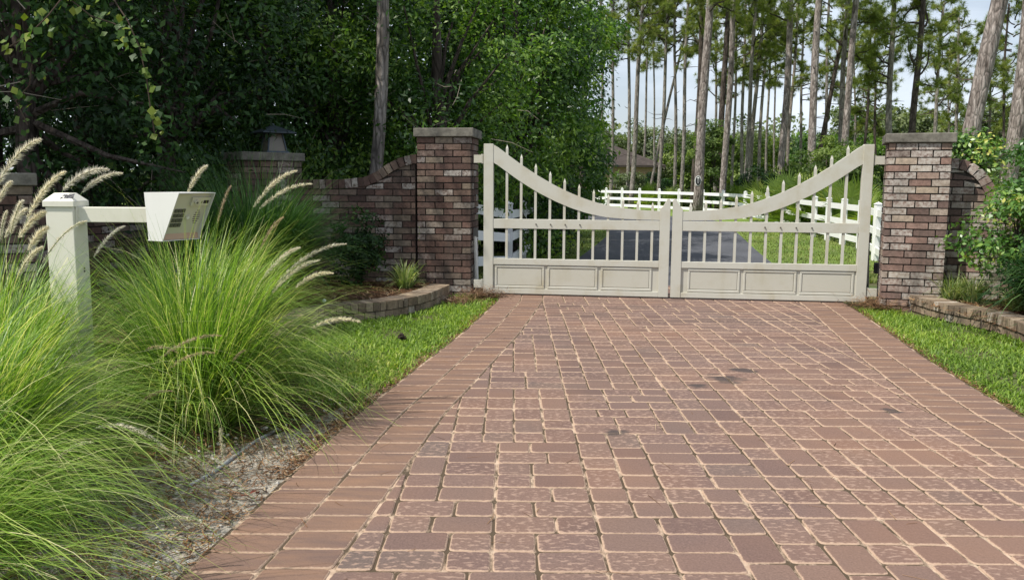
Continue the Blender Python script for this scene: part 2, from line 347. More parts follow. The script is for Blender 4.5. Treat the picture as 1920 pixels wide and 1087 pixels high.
def paver(poly, rnd_, c=.018, j=.0035):
    if area(poly) < 0: poly = poly[::-1]
    poly = [p + Vector((random.uniform(-.0025, .0025), random.uniform(-.0025, .0025))) for p in poly]; q = inset(poly, j + random.uniform(0, .0015))
    if len(q) < 3 or area(q) < .0012: return
    q = rounded(q, c); n = len(q); cen = sum(q, Vector((0, 0))) / n; tz = random.uniform(-.0012, .0012); tx = random.uniform(-.012, .012); ty = random.uniform(-.012, .012)
    rings = [(0, -.03, 1.), (0, -.006, 1.), (.003, -.0018, .7), (.008, 0., .2), (.018, .0003, 0.)]
    vs = []; es = []
    for ins, z, e in rings:
        for p in q:
            dd = (cen - p); L = dd.length; p2 = p + dd / L * min(ins * 1.25, L * .8)
            vs.append((p2.x, p2.y, z + tz + (p2.x - cen.x) * tx + (p2.y - cen.y) * ty)); es.append(e)
    fs = [(a * n + i, a * n + (i + 1) % n, (a + 1) * n + (i + 1) % n, (a + 1) * n + i) for a in range(4) for i in range(n)]
    fs.append(tuple(4 * n + i for i in range(n))); pv.add(vs, fs, rnd_, es)
W2 = .232
def band_x(E_, sgn, y, off): return xe(E_, y) + sgn * off
for E_, sgn in ((LE, 1), (RE, -1)):
    for kk in range(2):
        y = -1.4 + kk * .03; o0 = .012 + kk * W2
        while y < 9.95:
            h = .148; 
            P = [Vector((band_x(E_, sgn, y, o0), y)), Vector((band_x(E_, sgn, y, o0 + W2), y)), Vector((band_x(E_, sgn, y + h, o0 + W2), y + h)), Vector((band_x(E_, sgn, y + h, o0), y + h))]
            paver(P, 2 + random.uniform(.05, .75), .014); y += h
U = .0762
def col_heights(H):
    while True:
        out = []; s = 0
        while s < H: a = random.choice((2, 3, 3)); out.append(a); s += a
        if s == H: return out
def place(x, y, w_, h_):
    X = X0 + x * U; Y = Y0 + y * U
    poly = [Vector((X, Y)), Vector((X + w_ * U, Y)), Vector((X + w_ * U, Y + h_ * U)), Vector((X, Y + h_ * U))]
    for E_, sgn in ((LE, 1), (RE, -1)):
        yc = Y + h_ * U / 2; p = Vector((band_x(E_, sgn, yc, .012 + 2 * W2 + .002), yc)); q = Vector((band_x(E_, sgn, yc + .1, .012 + 2 * W2 + .002), yc + .1)); d = (q - p).normalized()
        n = Vector((d.y, -d.x)) * sgn; poly = clip(poly, p, n)
        if len(poly) < 3: return
    r0 = random.random(); paver(poly, r0)
X0 = -.9; Y0 = -1.5
x = 0; NU = int(3.9 / U); 
while x < NU:
    WS = random.choice((12, 14, 16, 18)); y = random.choice((-2, -4, 0, -6))
    while y * U + Y0 < 9.95:
        H = random.choice((4, 6, 8, 10)); xx = 0
        while xx < WS:
            rem = WS - xx; wseg = rem if rem <= 8 else random.choice((4, 6, 8, 6))
            if rem - wseg < 4 and rem != wseg: wseg = rem
            if random.random() < .5 and wseg % 2 == 0:
                for cxx in range(0, wseg, 2):
                    yy = y
                    for h_ in col_heights(H): place(x + xx + cxx, yy, 2, h_); yy += h_
            else:
                for yy in range(y, y + H, 2):
                    px = 0
                    for w_ in col_heights(wseg): place(x + xx + px, yy, w_, 2); px += w_
            xx += wseg
        y += H
    x += WS
pv.build('brick_driveway', M['paver']); bpy.data.objects['brick_driveway']['kind'] = 'structure'

# ---------------------------------------------------------------- bricks
BP = .0708; BL = .203; BD = .095; JT = .0115
def pillar(label, loc, rz, L, nc, mat_, cap_over=.03, cap_h=.095, group='brick pillars of the entrance wall', Ld=None):
    Ld = Ld or L
    t = thing('brick_pillar', label, 'pillar', loc, rz, group); b = MB(); zb = -.06
    cs = [Vector((0, 0)), Vector((L, 0)), Vector((L, Ld)), Vector((0, Ld))]
    for c_ in range(nc):
        z0 = zb + c_ * BP; flip = c_ % 2
        for s in range(4):
            A, B = (cs[s], cs[(s + 1) % 4]) if not flip else (cs[(s + 1) % 4], cs[s])
            d = (B - A); LL = d.length; d.normalize(); inn = Vector((-d.y, d.x)) if not flip else Vector((d.y, -d.x))
            fr_ = s % 2 == 0; u = 0 if fr_ else BD; end = LL if fr_ else LL - BD; first = True
            while u < end - .02:
                l = min(BL * (.5 if first and flip else 1), end - u); first = False
                if end - u - l < .03: l = end - u
                jj = random.uniform(-.002, .002)
                cpos = A + d * (u + l / 2 - 0.0) + inn * (BD / 2 + jj)
                b.box((cpos.x, cpos.y, z0 + BP / 2), (l - JT, BD, BP - JT - random.uniform(0, .002)), random.random(), math.atan2(d.y, d.x), j=.0016); u += l
    b.build('brickwork', mat_, t)
    m = MB(); i_ = .024; H = nc * BP + zb; m.box((L / 2, Ld / 2, (H + zb) / 2 - .002), (L - 2 * i_, Ld - 2 * i_, H - zb - .004)); m.build('mortar', M['mortar'], t)
    cp = MB(); cp.box((L / 2, Ld / 2, H + cap_h / 2), (L + 2 * cap_over, Ld + 2 * cap_over, cap_h), j=.003); cp.build('cap_stone', M['cap'], t, bevel=.009)
    return t
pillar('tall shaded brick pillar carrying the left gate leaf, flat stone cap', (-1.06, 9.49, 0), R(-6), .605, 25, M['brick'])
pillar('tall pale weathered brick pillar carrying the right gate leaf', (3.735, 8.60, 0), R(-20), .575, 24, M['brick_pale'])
pillar('low brick pillar with the lantern on its cap, behind dark grass', (-3.02, 9.66, -.05), R(38), .70, 22, M['brick'], Ld=.55)
pillar('brick pillar at the far left edge behind grass plumes', (-4.04, 6.0, -.1), R(30), .60, 19, M['brick'], cap_h=.09)

def path_wall(name, label, path, topf, mat_, th=.22, z0=-.06, cap=True, grp='entrance brick walls'):
    P = resample(path, .05); S = [0]
    for a, b_ in zip(P[:-1], P[1:]): S.append(S[-1] + (b_ - a).length)
    tot = S[-1]
    def pos(s, d):
        s = min(max(s, 0), tot - 1e-4); i = max(k_ for k_ in range(len(S)) if S[k_] <= s); i = min(i, len(P) - 2); t = (s - S[i]) / (S[i + 1] - S[i]); a = P[i]; b_ = P[i + 1]
        e = (b_ - a).normalized(); n = Vector((e.y, -e.x)); q = a + (b_ - a) * t + n * d; return q
    t = thing(name, label, 'wall', (0, 0, 0), 0, grp); b = MB(); nc = 0; z = z0
    while z < 2:
        s = -(BL / 2) * (nc % 2)
        while s < tot:
            s1 = max(0, s) + JT / 2; s2 = min(tot, s + BL) - JT / 2
            if s2 - s1 > .02:
                tp = [min(z + BP - JT, topf(q)) for q in (s1, s2)]
                if max(tp) - z > .012:
                    jj = random.uniform(-.0025, .0025); vs = []
                    for q, tz in ((s1, tp[0]), (s2, tp[1])):
                        for d in (th / 2 + jj, -th / 2 + jj):
                            p = pos(q, d); vs += [(p.x, p.y, z), (p.x, p.y, max(tz, z + .004))]
                    b.add(vs, [(0, 1, 3, 2), (4, 6, 7, 5), (0, 4, 5, 1), (2, 3, 7, 6), (0, 2, 6, 4), (1, 5, 7, 3)], random.random())
            s += BL
        z += BP; nc += 1
    b.build('brickwork', mat_, t)
    m = MB(); n = int(tot / .05); vs = []
    for i in range(n + 1):
        s = tot * i / n
        for d in (th / 2 - .022, -th / 2 + .022):
            p = pos(s, d); vs += [(p.x, p.y, z0), (p.x, p.y, topf(s) - .003)]
    fs = []
    for i in range(n):
        a = i * 4; fs += [(a, a + 4, a + 5, a + 1), (a + 2, a + 3, a + 7, a + 6), (a + 1, a + 5, a + 7, a + 3)]
    fs += [(0, 1, 3, 2), (n * 4, n * 4 + 2, n * 4 + 3, n * 4 + 1)]
    m.add(vs, fs); m.build('mortar', M['mortar'], t)
    if cap:
        c_ = MB(); s = .0
        while s < tot - .02:
            e = .01; dz = (topf(min(tot, s + .05)) - topf(max(0, s + .02))) / .03; sl_ = max(-3, min(3, dz)); ds = .074 / math.sqrt(1 + sl_ * sl_)
            a = pos(s, 0); bb = pos(min(tot, s + ds), 0); mid = (a + bb) / 2; ang = math.atan(sl_); dr = (pos(min(tot - .01, s + .03), 0) - pos(s, 0)); rz = math.atan2(dr.y, dr.x)
            c_.box((mid.x - math.cos(rz) * math.sin(ang) * .05, mid.y - math.sin(rz) * math.sin(ang) * .05, topf(s + ds / 2) + .052 * math.cos(ang)), (.066, th + .03, .10), random.random(), rz, 0, -ang, j=.0015); s += ds
        c_.build('cap_course', mat_, t)
    return t
def curve_f(pts):
    X = [p[0] for p in pts]; Z = [p[1] for p in pts]
    return lambda s: float(np.interp(s, X, Z))
def smoothf(pts):
    xs_ = np.linspace(pts[0][0], pts[-1][0], 200); zs_ = np.interp(xs_, [p[0] for p in pts], [p[1] for p in pts])
    h_ = max(1, min(7, int(.05 / ((pts[-1][0] - pts[0][0]) / 200)))); kx = np.ones(2 * h_ + 1) / (2 * h_ + 1); zz = np.convolve(np.pad(zs_, h_, mode='edge'), kx, 'valid'); return lambda s: float(np.interp(s, xs_, zz))
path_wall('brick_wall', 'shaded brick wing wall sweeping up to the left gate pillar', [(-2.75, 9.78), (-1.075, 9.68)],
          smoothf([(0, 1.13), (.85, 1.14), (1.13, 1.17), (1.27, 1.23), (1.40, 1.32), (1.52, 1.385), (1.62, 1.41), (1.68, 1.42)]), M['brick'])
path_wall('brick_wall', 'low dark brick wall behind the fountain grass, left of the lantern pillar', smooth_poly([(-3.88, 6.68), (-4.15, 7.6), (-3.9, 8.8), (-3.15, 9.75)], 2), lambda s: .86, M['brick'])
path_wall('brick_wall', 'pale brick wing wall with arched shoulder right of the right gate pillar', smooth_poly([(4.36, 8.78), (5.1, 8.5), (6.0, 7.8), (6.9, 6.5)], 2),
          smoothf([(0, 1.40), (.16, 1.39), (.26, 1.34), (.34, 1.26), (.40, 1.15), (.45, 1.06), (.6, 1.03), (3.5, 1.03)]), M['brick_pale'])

def curb(name, label, path, grp='raised planter kerbs'):
    P = resample(path, .02); S = [0]
    for a, b_ in zip(P[:-1], P[1:]): S.append(S[-1] + (b_ - a).length)
    t = thing(name, label, 'planter kerb', (0, 0, 0), 0, grp); t.scale = (1, 1, .82)
    def pos(s):
        i = min(len(P) - 2, int(np.searchsorted(S, s, side='right')) - 1); e = (P[i + 1] - P[i]).normalized(); q = P[i] + e * (s - S[i]); return q, e
    up = MB(); lo = MB(); co_ = MB(); s = 0; 
    while s < S[-1] - .08:
        q, e = pos(s + .036); rz = math.atan2(e.y, e.x); n = Vector((-e.y, e.x)); c_ = q + n * .11
        up.box((c_.x, c_.y, .118), (.066, .215 + random.uniform(-.004, .004), .098), random.random(), rz, j=.002); s += .0735
    s = 0
    while s < S[-1] - .12:
        q, e = pos(s + .05); rz = math.atan2(e.y, e.x); n = Vector((-e.y, e.x)); c_ = q + n * .115
        lo.box((c_.x, c_.y, .018), (.098, .20, .078), random.random(), rz, j=.002); s += .107
    s = .02
    while s < S[-1] - .1:
        q, e = pos(s); rz = math.atan2(e.y, e.x); n = Vector((-e.y, e.x)); c_ = q + n * .11; co_.box((c_.x, c_.y, .05), (.09, .165, .2), 0, rz); s += .07
    up.build('rowlock_course', M['curb'], t); lo.build('lower_course', M['curb'], t); co_.build('mortar', M['mortar'], t)
    return t
lc = [gnd(*p) for p in [(500, 712), (520, 668), (545, 635), (585, 612), (625, 603), (660, 599), (716, 594), (752, 588), (804, 577), (846, 556)]]
lcs = smooth_poly(lc[::-1], 2); lcs = lcs[::-1]
curb('planter_kerb', 'curved shaded brick kerb of the left planter bed', [(p.x, p.y) for p in lcs][::1])
for ch in bpy.data.objects['planter_kerb'].children: pass
rc = [gnd(*p) for p in [(1697, 575), (1729, 586), (1766, 597), (1812, 607), (1860, 616), (1920, 640), (2000, 680)]]
rcs = smooth_poly(rc, 2)
curb('planter_kerb', 'curved sunlit brick kerb of the right planter bed', [(p.x, p.y) for p in rcs])
def fan_sheet(name, label, edge, back, m, z):
    V = [(p[0], p[1], z) for p in edge] + [(p[0], p[1], z) for p in back]; n = len(edge); mcount = len(back)
    me = bpy.data.meshes.new(name); me.from_pydata(V, [], [tuple(range(n)) + tuple(range(n + mcount - 1, n - 1, -1))]); o = link(name, me, m); o['kind'] = 'structure'; return o
fan_sheet('mulch_bed', '', [(p.x - .02, p.y + .12) for p in lcs], [(-3.6, 6.2), (-3.9, 8), (-3.0, 9.7), (-1.2, 9.7)], M['mulch'], .10)
fan_sheet('mulch_bed', '', [(p.x + .03, p.y + .12) for p in rcs], [(4.6, 9), (5.3, 8.7), (6.5, 7.4), (7.2, 5.5)][::1], M['mulch'], .10)
# sand strip by the drive
sy = list(np.linspace(-1.2, 5.0, 26))
ribbon_sheet('sand_verge', [(xe(LE, y) - (.95 if y < 3.2 else max(.04, .95 - (y - 3.2) * .62)) + .08 * math.sin(y * 5), y) for y in sy], [(xe(LE, y) + .004, y) for y in sy], M['sand'], .012)

# ---------------------------------------------------------------- gate
G0 = Vector((-.312, 9.35, .015)); GA = math.atan2(8.84 - 9.35, 3.64 + .265); GW = 2.003
def leaf_poly_top(n=28):
    up = [(.0, 1.62), (.10, 1.62), (.225, 1.530), (.39, 1.408), (.575, 1.290), (.76, 1.188), (.945, 1.100), (1.13, 1.025), (1.38, .985), (1.52, .955), (1.70, .932), (1.955, .915)]
    return up
UPP = smoothf([(.10, 1.62), (.225, 1.530), (.39, 1.410), (.575, 1.290), (.76, 1.186), (.945, 1.098), (1.13, 1.028), (1.32, .975), (1.52, .943), (1.70, .925), (1.96, .915)])
def TH_(x): return .190 - .075 * sm(.1, 1.9, x) - .02 * sm(1., 1.9, x)
def gate_leaf(label, loc, rz, mirror):
    t = thing('gate_leaf', label, 'gate leaf', loc, rz, 'leaves of the driveway gate'); s = -1 if mirror else 1
    X = lambda x: s * x
    def bx(mb, x0, x1, z0, z1, y0=-.025, y1=.025): mb.box(((X(x0) + X(x1)) / 2, (y0 + y1) / 2, (z0 + z1) / 2), (abs(x1 - x0), y1 - y0, z1 - z0))
    a = MB(); poly = [(X(0), .0), (X(.105), 0), (X(.105), UPP(.105)), (X(.10), 1.62), (X(0), 1.62)]; a.prism(poly[::s], -.027, .027); a.build('hinge_stile', M['gate'], t, bevel=.003)
    a = MB(); poly = [(X(GW - .105), 0), (X(GW), 0), (X(GW), 1.035)]
    poly += [(X(GW - .018), 1.05), (X(GW - .035), 1.045), (X(GW - .052), 1.01), (X(GW - .075), .97), (X(GW - .105), .945)]
    a.prism(poly[::s], -.027, .027); a.build('meeting_stile', M['gate'], t, bevel=.003)
    # curved rail
    a = MB(); n = 40; xs_ = [.1055 + (GW - .1055 - .1055) * i / n for i in range(n + 1)]
    vs = []
    for x in xs_:
        u = UPP(x); l = u - TH_(x) * 1.0
        for yy in (-.022, .022): vs += [(X(x), yy, u), (X(x), yy, l)]
    fs = []
    for i in range(n):
        b = i * 4; fs += [(b, b + 4, b + 5, b + 1), (b + 2, b + 3, b + 7, b + 6), (b, b + 2, b + 6, b + 4), (b + 1, b + 5, b + 7, b + 3)]
    fs += [(0, 1, 3, 2), (n * 4, n * 4 + 2, n * 4 + 3, n * 4 + 1)]
    a.add(vs, fs); a.build('curved_top_rail', M['gate'], t)
    a = MB(); bx(a, .1055, GW - .1055, .712, .815, -.022, .022); a.build('middle_rail', M['gate'], t, bevel=.003)
    a = MB(); bx(a, .1055, GW - .1055, .318, .385, -.022, .022); a.build('lower_rail', M['gate'], t, bevel=.003)
    a = MB(); bx(a, .1055, GW - .1055, .0, .055, -.022, .022); a.build('bottom_rail', M['gate'], t, bevel=.003)
    tips = [1.60, 1.50, 1.40, 1.32, 1.245, 1.185, 1.13, 1.085, 1.045, 1.02, 1.0]
    for i in range(11):
        x = .252 + i * .1565; a = MB(); w_ = .013; tz = tips[i] + .012
        top = UPP(x)
        if tz < top + .06: tz = top + .06
        vs = [(X(x) - w_, -w_, .38), (X(x) + w_, -w_, .38), (X(x) + w_, w_, .38), (X(x) - w_, w_, .38)]
        vs += [(p[0], p[1], tz - .04) for p in vs] + [(X(x), 0, tz)]
        a.add(vs, [(3, 2, 1, 0), (0, 1, 5, 4), (1, 2, 6, 5), (2, 3, 7, 6), (3, 0, 4, 7), (4, 5, 8), (5, 6, 8), (6, 7, 8), (7, 4, 8)])
        a.build('picket', M['gate'], t)
    a = MB(); bx(a, .1055, GW - .1055, .0555, .3175, -.004, .004)
    a.build('back_sheet', M['gate_panel'], t)
    for i in range(3):
        x0 = .125 + i * .578; x1 = x0 + .545
        p = MB(); 
        for (a0, a1, b0, b1) in ((x0, x1, .285, .312), (x0, x1, .060, .087)): bx(p, a0, a1, b0, b1, -.015, -.0045)
        for (a0, a1) in ((x0, x0 + .024), (x1 - .024, x1)): bx(p, a0, a1, .0872, .2848, -.015, -.0045)
        f = p.build('panel', M['gate'], t, bevel=.006)
        q = MB(); bx(q, x0 + .030, x1 - .030, .094, .278, -.009, -.0047); q.build('panel_face', M['gate_panel'], f, bevel=.005)
    for i in range(4):
        a = MB(); x = (.575 + i * .158); a.tube([(X(x), -.021, .762), (X(x), -.034, .762)], .0075, 8); a.build('bolt', M['rustb'], t)
    # hinges
    for z in (1.46, .10):
        a = MB(); a.tube([(X(-.018), 0, z - .05), (X(-.018), 0, z + .05)], .014, 10); a.box((X(-.065), .0, z), (.09, .03, .085)); a.build('hinge', M['gate'], t)
    return t
g1 = gate_leaf('left half of the cream double gate, beside the shaded pillar', G0, GA, False)
e = G0 + Vector((math.cos(GA), math.sin(GA), 0)) * (2 * GW + .025)
g2 = gate_leaf('right half of the cream double gate, beside the pale weathered pillar', e, GA, True)
for (lx, ly, lab) in ((-.42, 9.62, 'white gate opener arm and bracket beside the left pillar'), (3.80, 9.12, 'black gate opener arm beside the right pillar')):
    t = thing('gate_opener', lab, 'gate opener', (lx, ly, 0), 0, 'gate openers'); a = MB()
    a.tube([(.02, 0, .08), (.0, 0, .62)], .022, 10); a.build('arm', M['white'] if lx < 0 else M['steel_dark'], t)
    a = MB(); a.box((0, .03, .66), (.06, .09, .10)); a.build('bracket', M['steel_dark'], t, bevel=.004)
    a = MB(); a.box((0.01, .03, .05), (.07, .08, .09)); a.build('foot', M['steel_dark'], t, bevel=.004)
pb = at(1655, 487, 8.86); t = thing('safety_sensor', 'small black sensor box on the inner face of the right pillar', 'sensor', (3.835, 8.92, .36), R(-14))
a = MB(); a.box((-.005, 0, 0), (.05, .09, .11)); a.build('housing', M['black'], t, bevel=.004)
a = MB(); a.tube([(-.031, 0, .01), (-.036, 0, .01)], .02, 12); a.build('lens', M['glass'], t)
t = thing('junction_box', 'small grey junction box with cable on the inner face of the left pillar', 'junction box', (-.448, 9.68, .62), 0)
a = MB(); a.box((.02, 0, 0), (.04, .13, .15)); a.build('housing', M['steel_dark'], t, bevel=.005)
a = MB(); a.tube([(.02, 0, -.07), (.03, -.03, -.2), (.03, -.02, -.45), (.04, -.03, -.66)], .007, 6); a.build('cable', M['black'], t)

# ---------------------------------------------------------------- intercom post and box
px_, py_ = at(84, 382, 4.38).x, 4.38; PW = .142
t = thing('intercom_post', 'square cream metal post with low pyramid cap and side arm among the fountain grass', 'post', (px_, py_, 0)); zt = 1.10
a = MB(); a.box((PW / 2, PW / 2, (zt - .1) / 2), (PW, PW, zt + .1)); a.build('shaft', M['post'], t, bevel=.004)
a = MB(); a.box((PW / 2, PW / 2, zt + .012), (PW + .018, PW + .018, .028)); h = (PW + .018) / 2; q = .038; c0 = PW / 2
vs = [(c0 + i * h, c0 + j * h, zt + .0265) for i, j in ((-1, -1), (1, -1), (1, 1), (-1, 1))] + [(c0 + i * q, c0 + j * q, zt + .068) for i, j in ((-1, -1), (1, -1), (1, 1), (-1, 1))]
a.add(vs, [(0, 1, 5, 4), (1, 2, 6, 5), (2, 3, 7, 6), (3, 0, 4, 7), (4, 5, 6, 7)]); cp = a.build('cap', M['post'], t, bevel=.002)
a = MB()
for i in range(34):
    u = random.uniform(.30, .75); vv = random.uniform(-.9, .2); a_, b_ = (c0 + h * (.45 - .62 * u * 0 + random.uniform(-.35, .45)), c0 - h + (h - q) * u)
    zz = zt + .0268 + .0415 * u + .0012; w_ = random.uniform(.003, .009); k_ = random.uniform(.002, .006)
    dzp = k_ * .0415 / (h - q)
    a.add([(a_ - w_, b_ - k_, zz - dzp), (a_ + w_ * .6, b_ - k_ * .5, zz - dzp * .5), (a_ + w_, b_ + k_, zz + dzp), (a_ - w_ * .3, b_ + k_, zz + dzp)], [(0, 1, 2, 3)])
a.build('paint_chips', M['chip'], cp)
az0 = at(150, 416, 4.45).z; az1 = at(150, 388, 4.45).z; ax1 = at(272, 400, 4.45).x + .03 - px_
a = MB(); a.box(((PW + ax1) / 2 + .001, .07, (az0 + az1) / 2), (ax1 - PW, .07, az1 - az0)); a.build('arm', M['post'], t, bevel=.003)
a = MB(); a.box((PW + .004, .07, (az0 + az1) / 2), (.006, .10, az1 - az0 + .02)); a.build('arm_plate', M['post'], t)
for k_, z in enumerate((.76, .78)):
    a = MB(); a.tube([(PW, .08, z - k_ * .005), (PW + .004, .08, z - k_ * .005)], .005, 6); a.build('screw_hole', M['black'], t)
# box: local x = facing direction of the keypad, local y = across
bo = at(270, 362, 4.38)
BX = thing('entry_intercom', 'silver keypad intercom box with slanted hood on the post arm', 'intercom', (bo.x, 4.38, bo.z - .238), R(-29))
D1, D0, WB, HB, T = .258, .125, .232, .238, .004
XB = lambda z: D0 + (D1 - D0) * z / HB     # front slant
def side(y0, y1):
    a = MB(); poly = [(0.02 if False else .018, 0), (D0, 0), (D1, HB), (0, HB)]
    a.prism(poly, y0, y1); return a
side(0, T).build('side_panel', M['hood'], BX); side(WB - T, WB).build('side_panel', M['hood'], BX)
a = MB(); a.box((D1 / 2, WB / 2, HB + .002), (D1, WB, T)); a.build('hood_top', M['hood'], BX)
a = MB(); a.box((D0 / 2 + .005, WB / 2, -.002), (D0 - .01, WB, T)); a.build('hood_bottom', M['hood'], BX)
a = MB(); a.prism([(.022, 0.001), (.028, .001), (.010, HB - .001), (.004, HB - .001)], T, WB - T); a.build('back_panel', M['hood'], BX)
sl_ = math.atan2(D1 - D0, HB); rc_ = .028
def fp(y, z, out=0):   # point on recessed faceplate
    return Vector((XB(z) - rc_ + out * math.cos(sl_), y, z - out * math.sin(sl_)))
def plate(y0, y1, z0, z1, o0, o1, r=0.):
    mb = MB(); vs = [fp(y, z, o) for o in (o0, o1) for y, z in ((y0, z0), (y1, z0), (y1, z1), (y0, z1))]
    mb.add(vs, [(3, 2, 1, 0), (4, 5, 6, 7), (0, 1, 5, 4), (1, 2, 6, 5), (2, 3, 7, 6), (3, 0, 4, 7)], r); return mb
face = plate(T, WB - T, .032, HB - .002, -.004, 0).build('faceplate', M['steel'], BX)
a = MB(); a.add([(D0 - rc_ - .0, T, .002), (D0 - .003, T, .002), (D0 - .003, WB - T, .002), (D0 - rc_, WB - T, .002)] + [tuple(fp(T, .032, .0)), tuple(fp(WB - T, .032, .0))], [(0, 3, 2, 1), (4, 1, 2, 5), (0, 1, 4), (3, 5, 2), (0, 4, 5, 3)]); a.build('bottom_ledge', M['tan'], BX)
plate(T + .108, WB - T - .001, .180, .222, .0005, .012).build('display_bezel', M['steel'], face)
plate(.186, .218, .192, .208, .0122, .0132).build('display_window', M['black'], face)
plate(.173, .177, .194, .204, .0122, .0132).build('camera_eye', M['black'], face)
mb = MB(); mb.tube([fp(.140, .200, .012), fp(.140, .200, .020)], .013, 20); mb.build('lock', M['steel'], face, bevel=.001)
mb = MB(); mb.tube([fp(.140, .200, .0202), fp(.140, .200, .0225)], .006, 14); mb.build('keyhole', M['steel_dark'], face)
for r_i in range(4):
    for c_i in range(3):
        plate(.034 + c_i * .023, .052 + c_i * .023, .142 - r_i * .0245, .160 - r_i * .0245, .0005, .005).build('key', M['steel_dark'], face)
mb = MB(); mb.tube([fp(.128, .115, .0003), fp(.128, .115, .006)], .015, 20); cb = mb.build('call_button', M['steel'], face, bevel=.0015)
mb = MB(); mb.tube([fp(.128, .115, .0062), fp(.128, .115, .0072)], .008, 16); mb.build('button_mark', M['white'], cb)
for i, (hw) in enumerate((.008, .016, .02, .021, .02, .016, .009)):
    plate(.184 - hw, .184 + hw, .148 - i * .011, .151 - i * .011, .0002, .0012).build('speaker_slot', M['black'], face)

# ---------------------------------------------------------------- lantern
lt = at(505, 284, 9.9); t = thing('lantern', 'dark metal lantern with wide pyramid roof on the low brick pillar', 'lantern', (lt.x + .0, 10.08, 1.545), R(38))
def frus(mb, z0, z1, a0, a1): 
    vs = [(i * a0, j * a0, z0) for i, j in ((-1, -1), (1, -1), (1, 1), (-1, 1))] + [(i * a1, j * a1, z1) for i, j in ((-1, -1), (1, -1), (1, 1), (-1, 1))]
    mb.add(vs, [(3, 2, 1, 0), (4, 5, 6, 7), (0, 1, 5, 4), (1, 2, 6, 5), (2, 3, 7, 6), (3, 0, 4, 7)])
k = NM('lantern_metal'); k.col((.055, .07, .085), .5, .4, .5); M['lantern'] = k.m
a = MB(); frus(a, 0, .018, .14, .13); a.build('base', M['lantern'], t)
a = MB(); frus(a, .019, .215, .105, .070); a.build('glass', M['lampglass'], t)
for i, j in ((-1, -1), (1, -1), (1, 1), (-1, 1)):
    a = MB(); a.bar((i * .112, j * .112, .018), (i * .077, j * .077, .22), .014, .014); a.build('corner_bar', M['lantern'], t)
a = MB(); frus(a, .221, .232, .20, .20); frus(a, .2321, .315, .20, .012); a.build('roof', M['lantern'], t)
a = MB(); frus(a, .3151, .335, .012, .012); a.build('finial', M['lantern'], t)

# ---------------------------------------------------------------- vegetation helpers
def blades(n, root, rr_, Lr, wd, spread, droop, seg=7, bias=(0, 0), up=.25, rn=(0, 1)):
    """curved ribbons leaving a root disc"""
    rg = RNG; a = rg.uniform(0, 2 * np.pi, n); r0 = rr_ * np.sqrt(rg.uniform(0, 1, n))
    P = np.stack([root[0] + r0 * np.cos(a), root[1] + r0 * np.sin(a), np.full(n, root[2])], 1)
    a2 = a + rg.normal(0, .5, n); tl = np.abs(rg.normal(0, spread, n)) * (.35 + .65 * r0 / max(rr_, 1e-4))
    D = np.stack([np.cos(a2) * np.sin(tl) + bias[0], np.sin(a2) * np.sin(tl) + bias[1], np.cos(tl) + up], 1); D /= np.linalg.norm(D, axis=1)[:, None]
    L = rg.uniform(Lr[0], Lr[1], n); dr = droop * rg.uniform(.5, 1.5, n)
    hd = np.stack([D[:, 0], D[:, 1], np.zeros(n)], 1); hn = np.linalg.norm(hd, axis=1)[:, None] + 1e-6; hd = hd / hn
    side_ = np.stack([-hd[:, 1], hd[:, 0], np.zeros(n)], 1); tw = rg.uniform(-1., 1., n)[:, None]; side_ = side_ + tw * hd * .6; side_ /= np.linalg.norm(side_, axis=1)[:, None]
    V = np.zeros((n, seg + 1, 2, 3)); wv = wd * rg.uniform(.6, 1.3, n)
    p = P.copy(); d = D.copy(); st = (L / seg)[:, None]
    for i in range(seg + 1):
        t_ = i / seg; w_ = (wv * (1 - t_ ** 2.2) + .0003)[:, None]; V[:, i, 0] = p - side_ * w_ / 2; V[:, i, 1] = p + side_ * w_ / 2
        p = p + d * st; d = d + np.array([0, 0, -1.]) * (dr * (.4 + 2.0 * t_) / seg)[:, None] + hd * (dr * .5 / seg)[:, None]; d /= np.linalg.norm(d, axis=1)[:, None]
    V[:, :, :, 2] = np.maximum(V[:, :, :, 2], root[2] - .01)
    idx = np.arange(n)[:, None] * (2 * (seg + 1)) + np.arange(seg)[None, :] * 2
    Fc = np.stack([idx, idx + 1, idx + 3, idx + 2], -1).reshape(-1, 4)
    rb = np.repeat(np.clip(rg.beta(2, 2, n) * (rn[1] - rn[0]) + rn[0], 0, 1), seg)
    rb = np.where(np.repeat(rg.uniform(0, 1, n) < .07, seg), 1., rb); return V.reshape(-1, 3), Fc, rb
def join(parts):
    V = []; Fs = []; Rr = []; b = 0
    for v_, f_, r_i in parts: V.append(v_); Fs.append(f_ + b); Rr.append(r_i); b += len(v_)
    return np.concatenate(V), np.concatenate(Fs), np.concatenate(Rr)
def leaves(P, N, size, asp=.42, rn=None, jit=.9, droop=0.):
    """P (n,3) positions, N (n,3) preferred normals; folded rhombus leaves"""
    n = len(P); rg = RNG; nn = N + rg.normal(0, jit, (n, 3)); nn /= np.linalg.norm(nn, axis=1)[:, None] + 1e-6
    t1 = rg.normal(0, 1, (n, 3)); t1[:, 2] -= droop; t1 -= (t1 * nn).sum(1)[:, None] * nn; t1 /= np.linalg.norm(t1, axis=1)[:, None] + 1e-6
    t2 = np.cross(nn, t1); s = (size * rg.uniform(.6, 1.3, n))[:, None]
    V = np.stack([P, P + t1 * s * .5 + t2 * s * asp * .5 + nn * s * .08, P + t1 * s, P + t1 * s * .5 - t2 * s * asp * .5 + nn * s * .08], 1).reshape(-1, 3)
    Fc = (np.arange(n)[:, None] * 4 + np.arange(4)[None, :]); r_i = rg.uniform(0, 1, n) if rn is None else rn
    return V, Fc, r_i
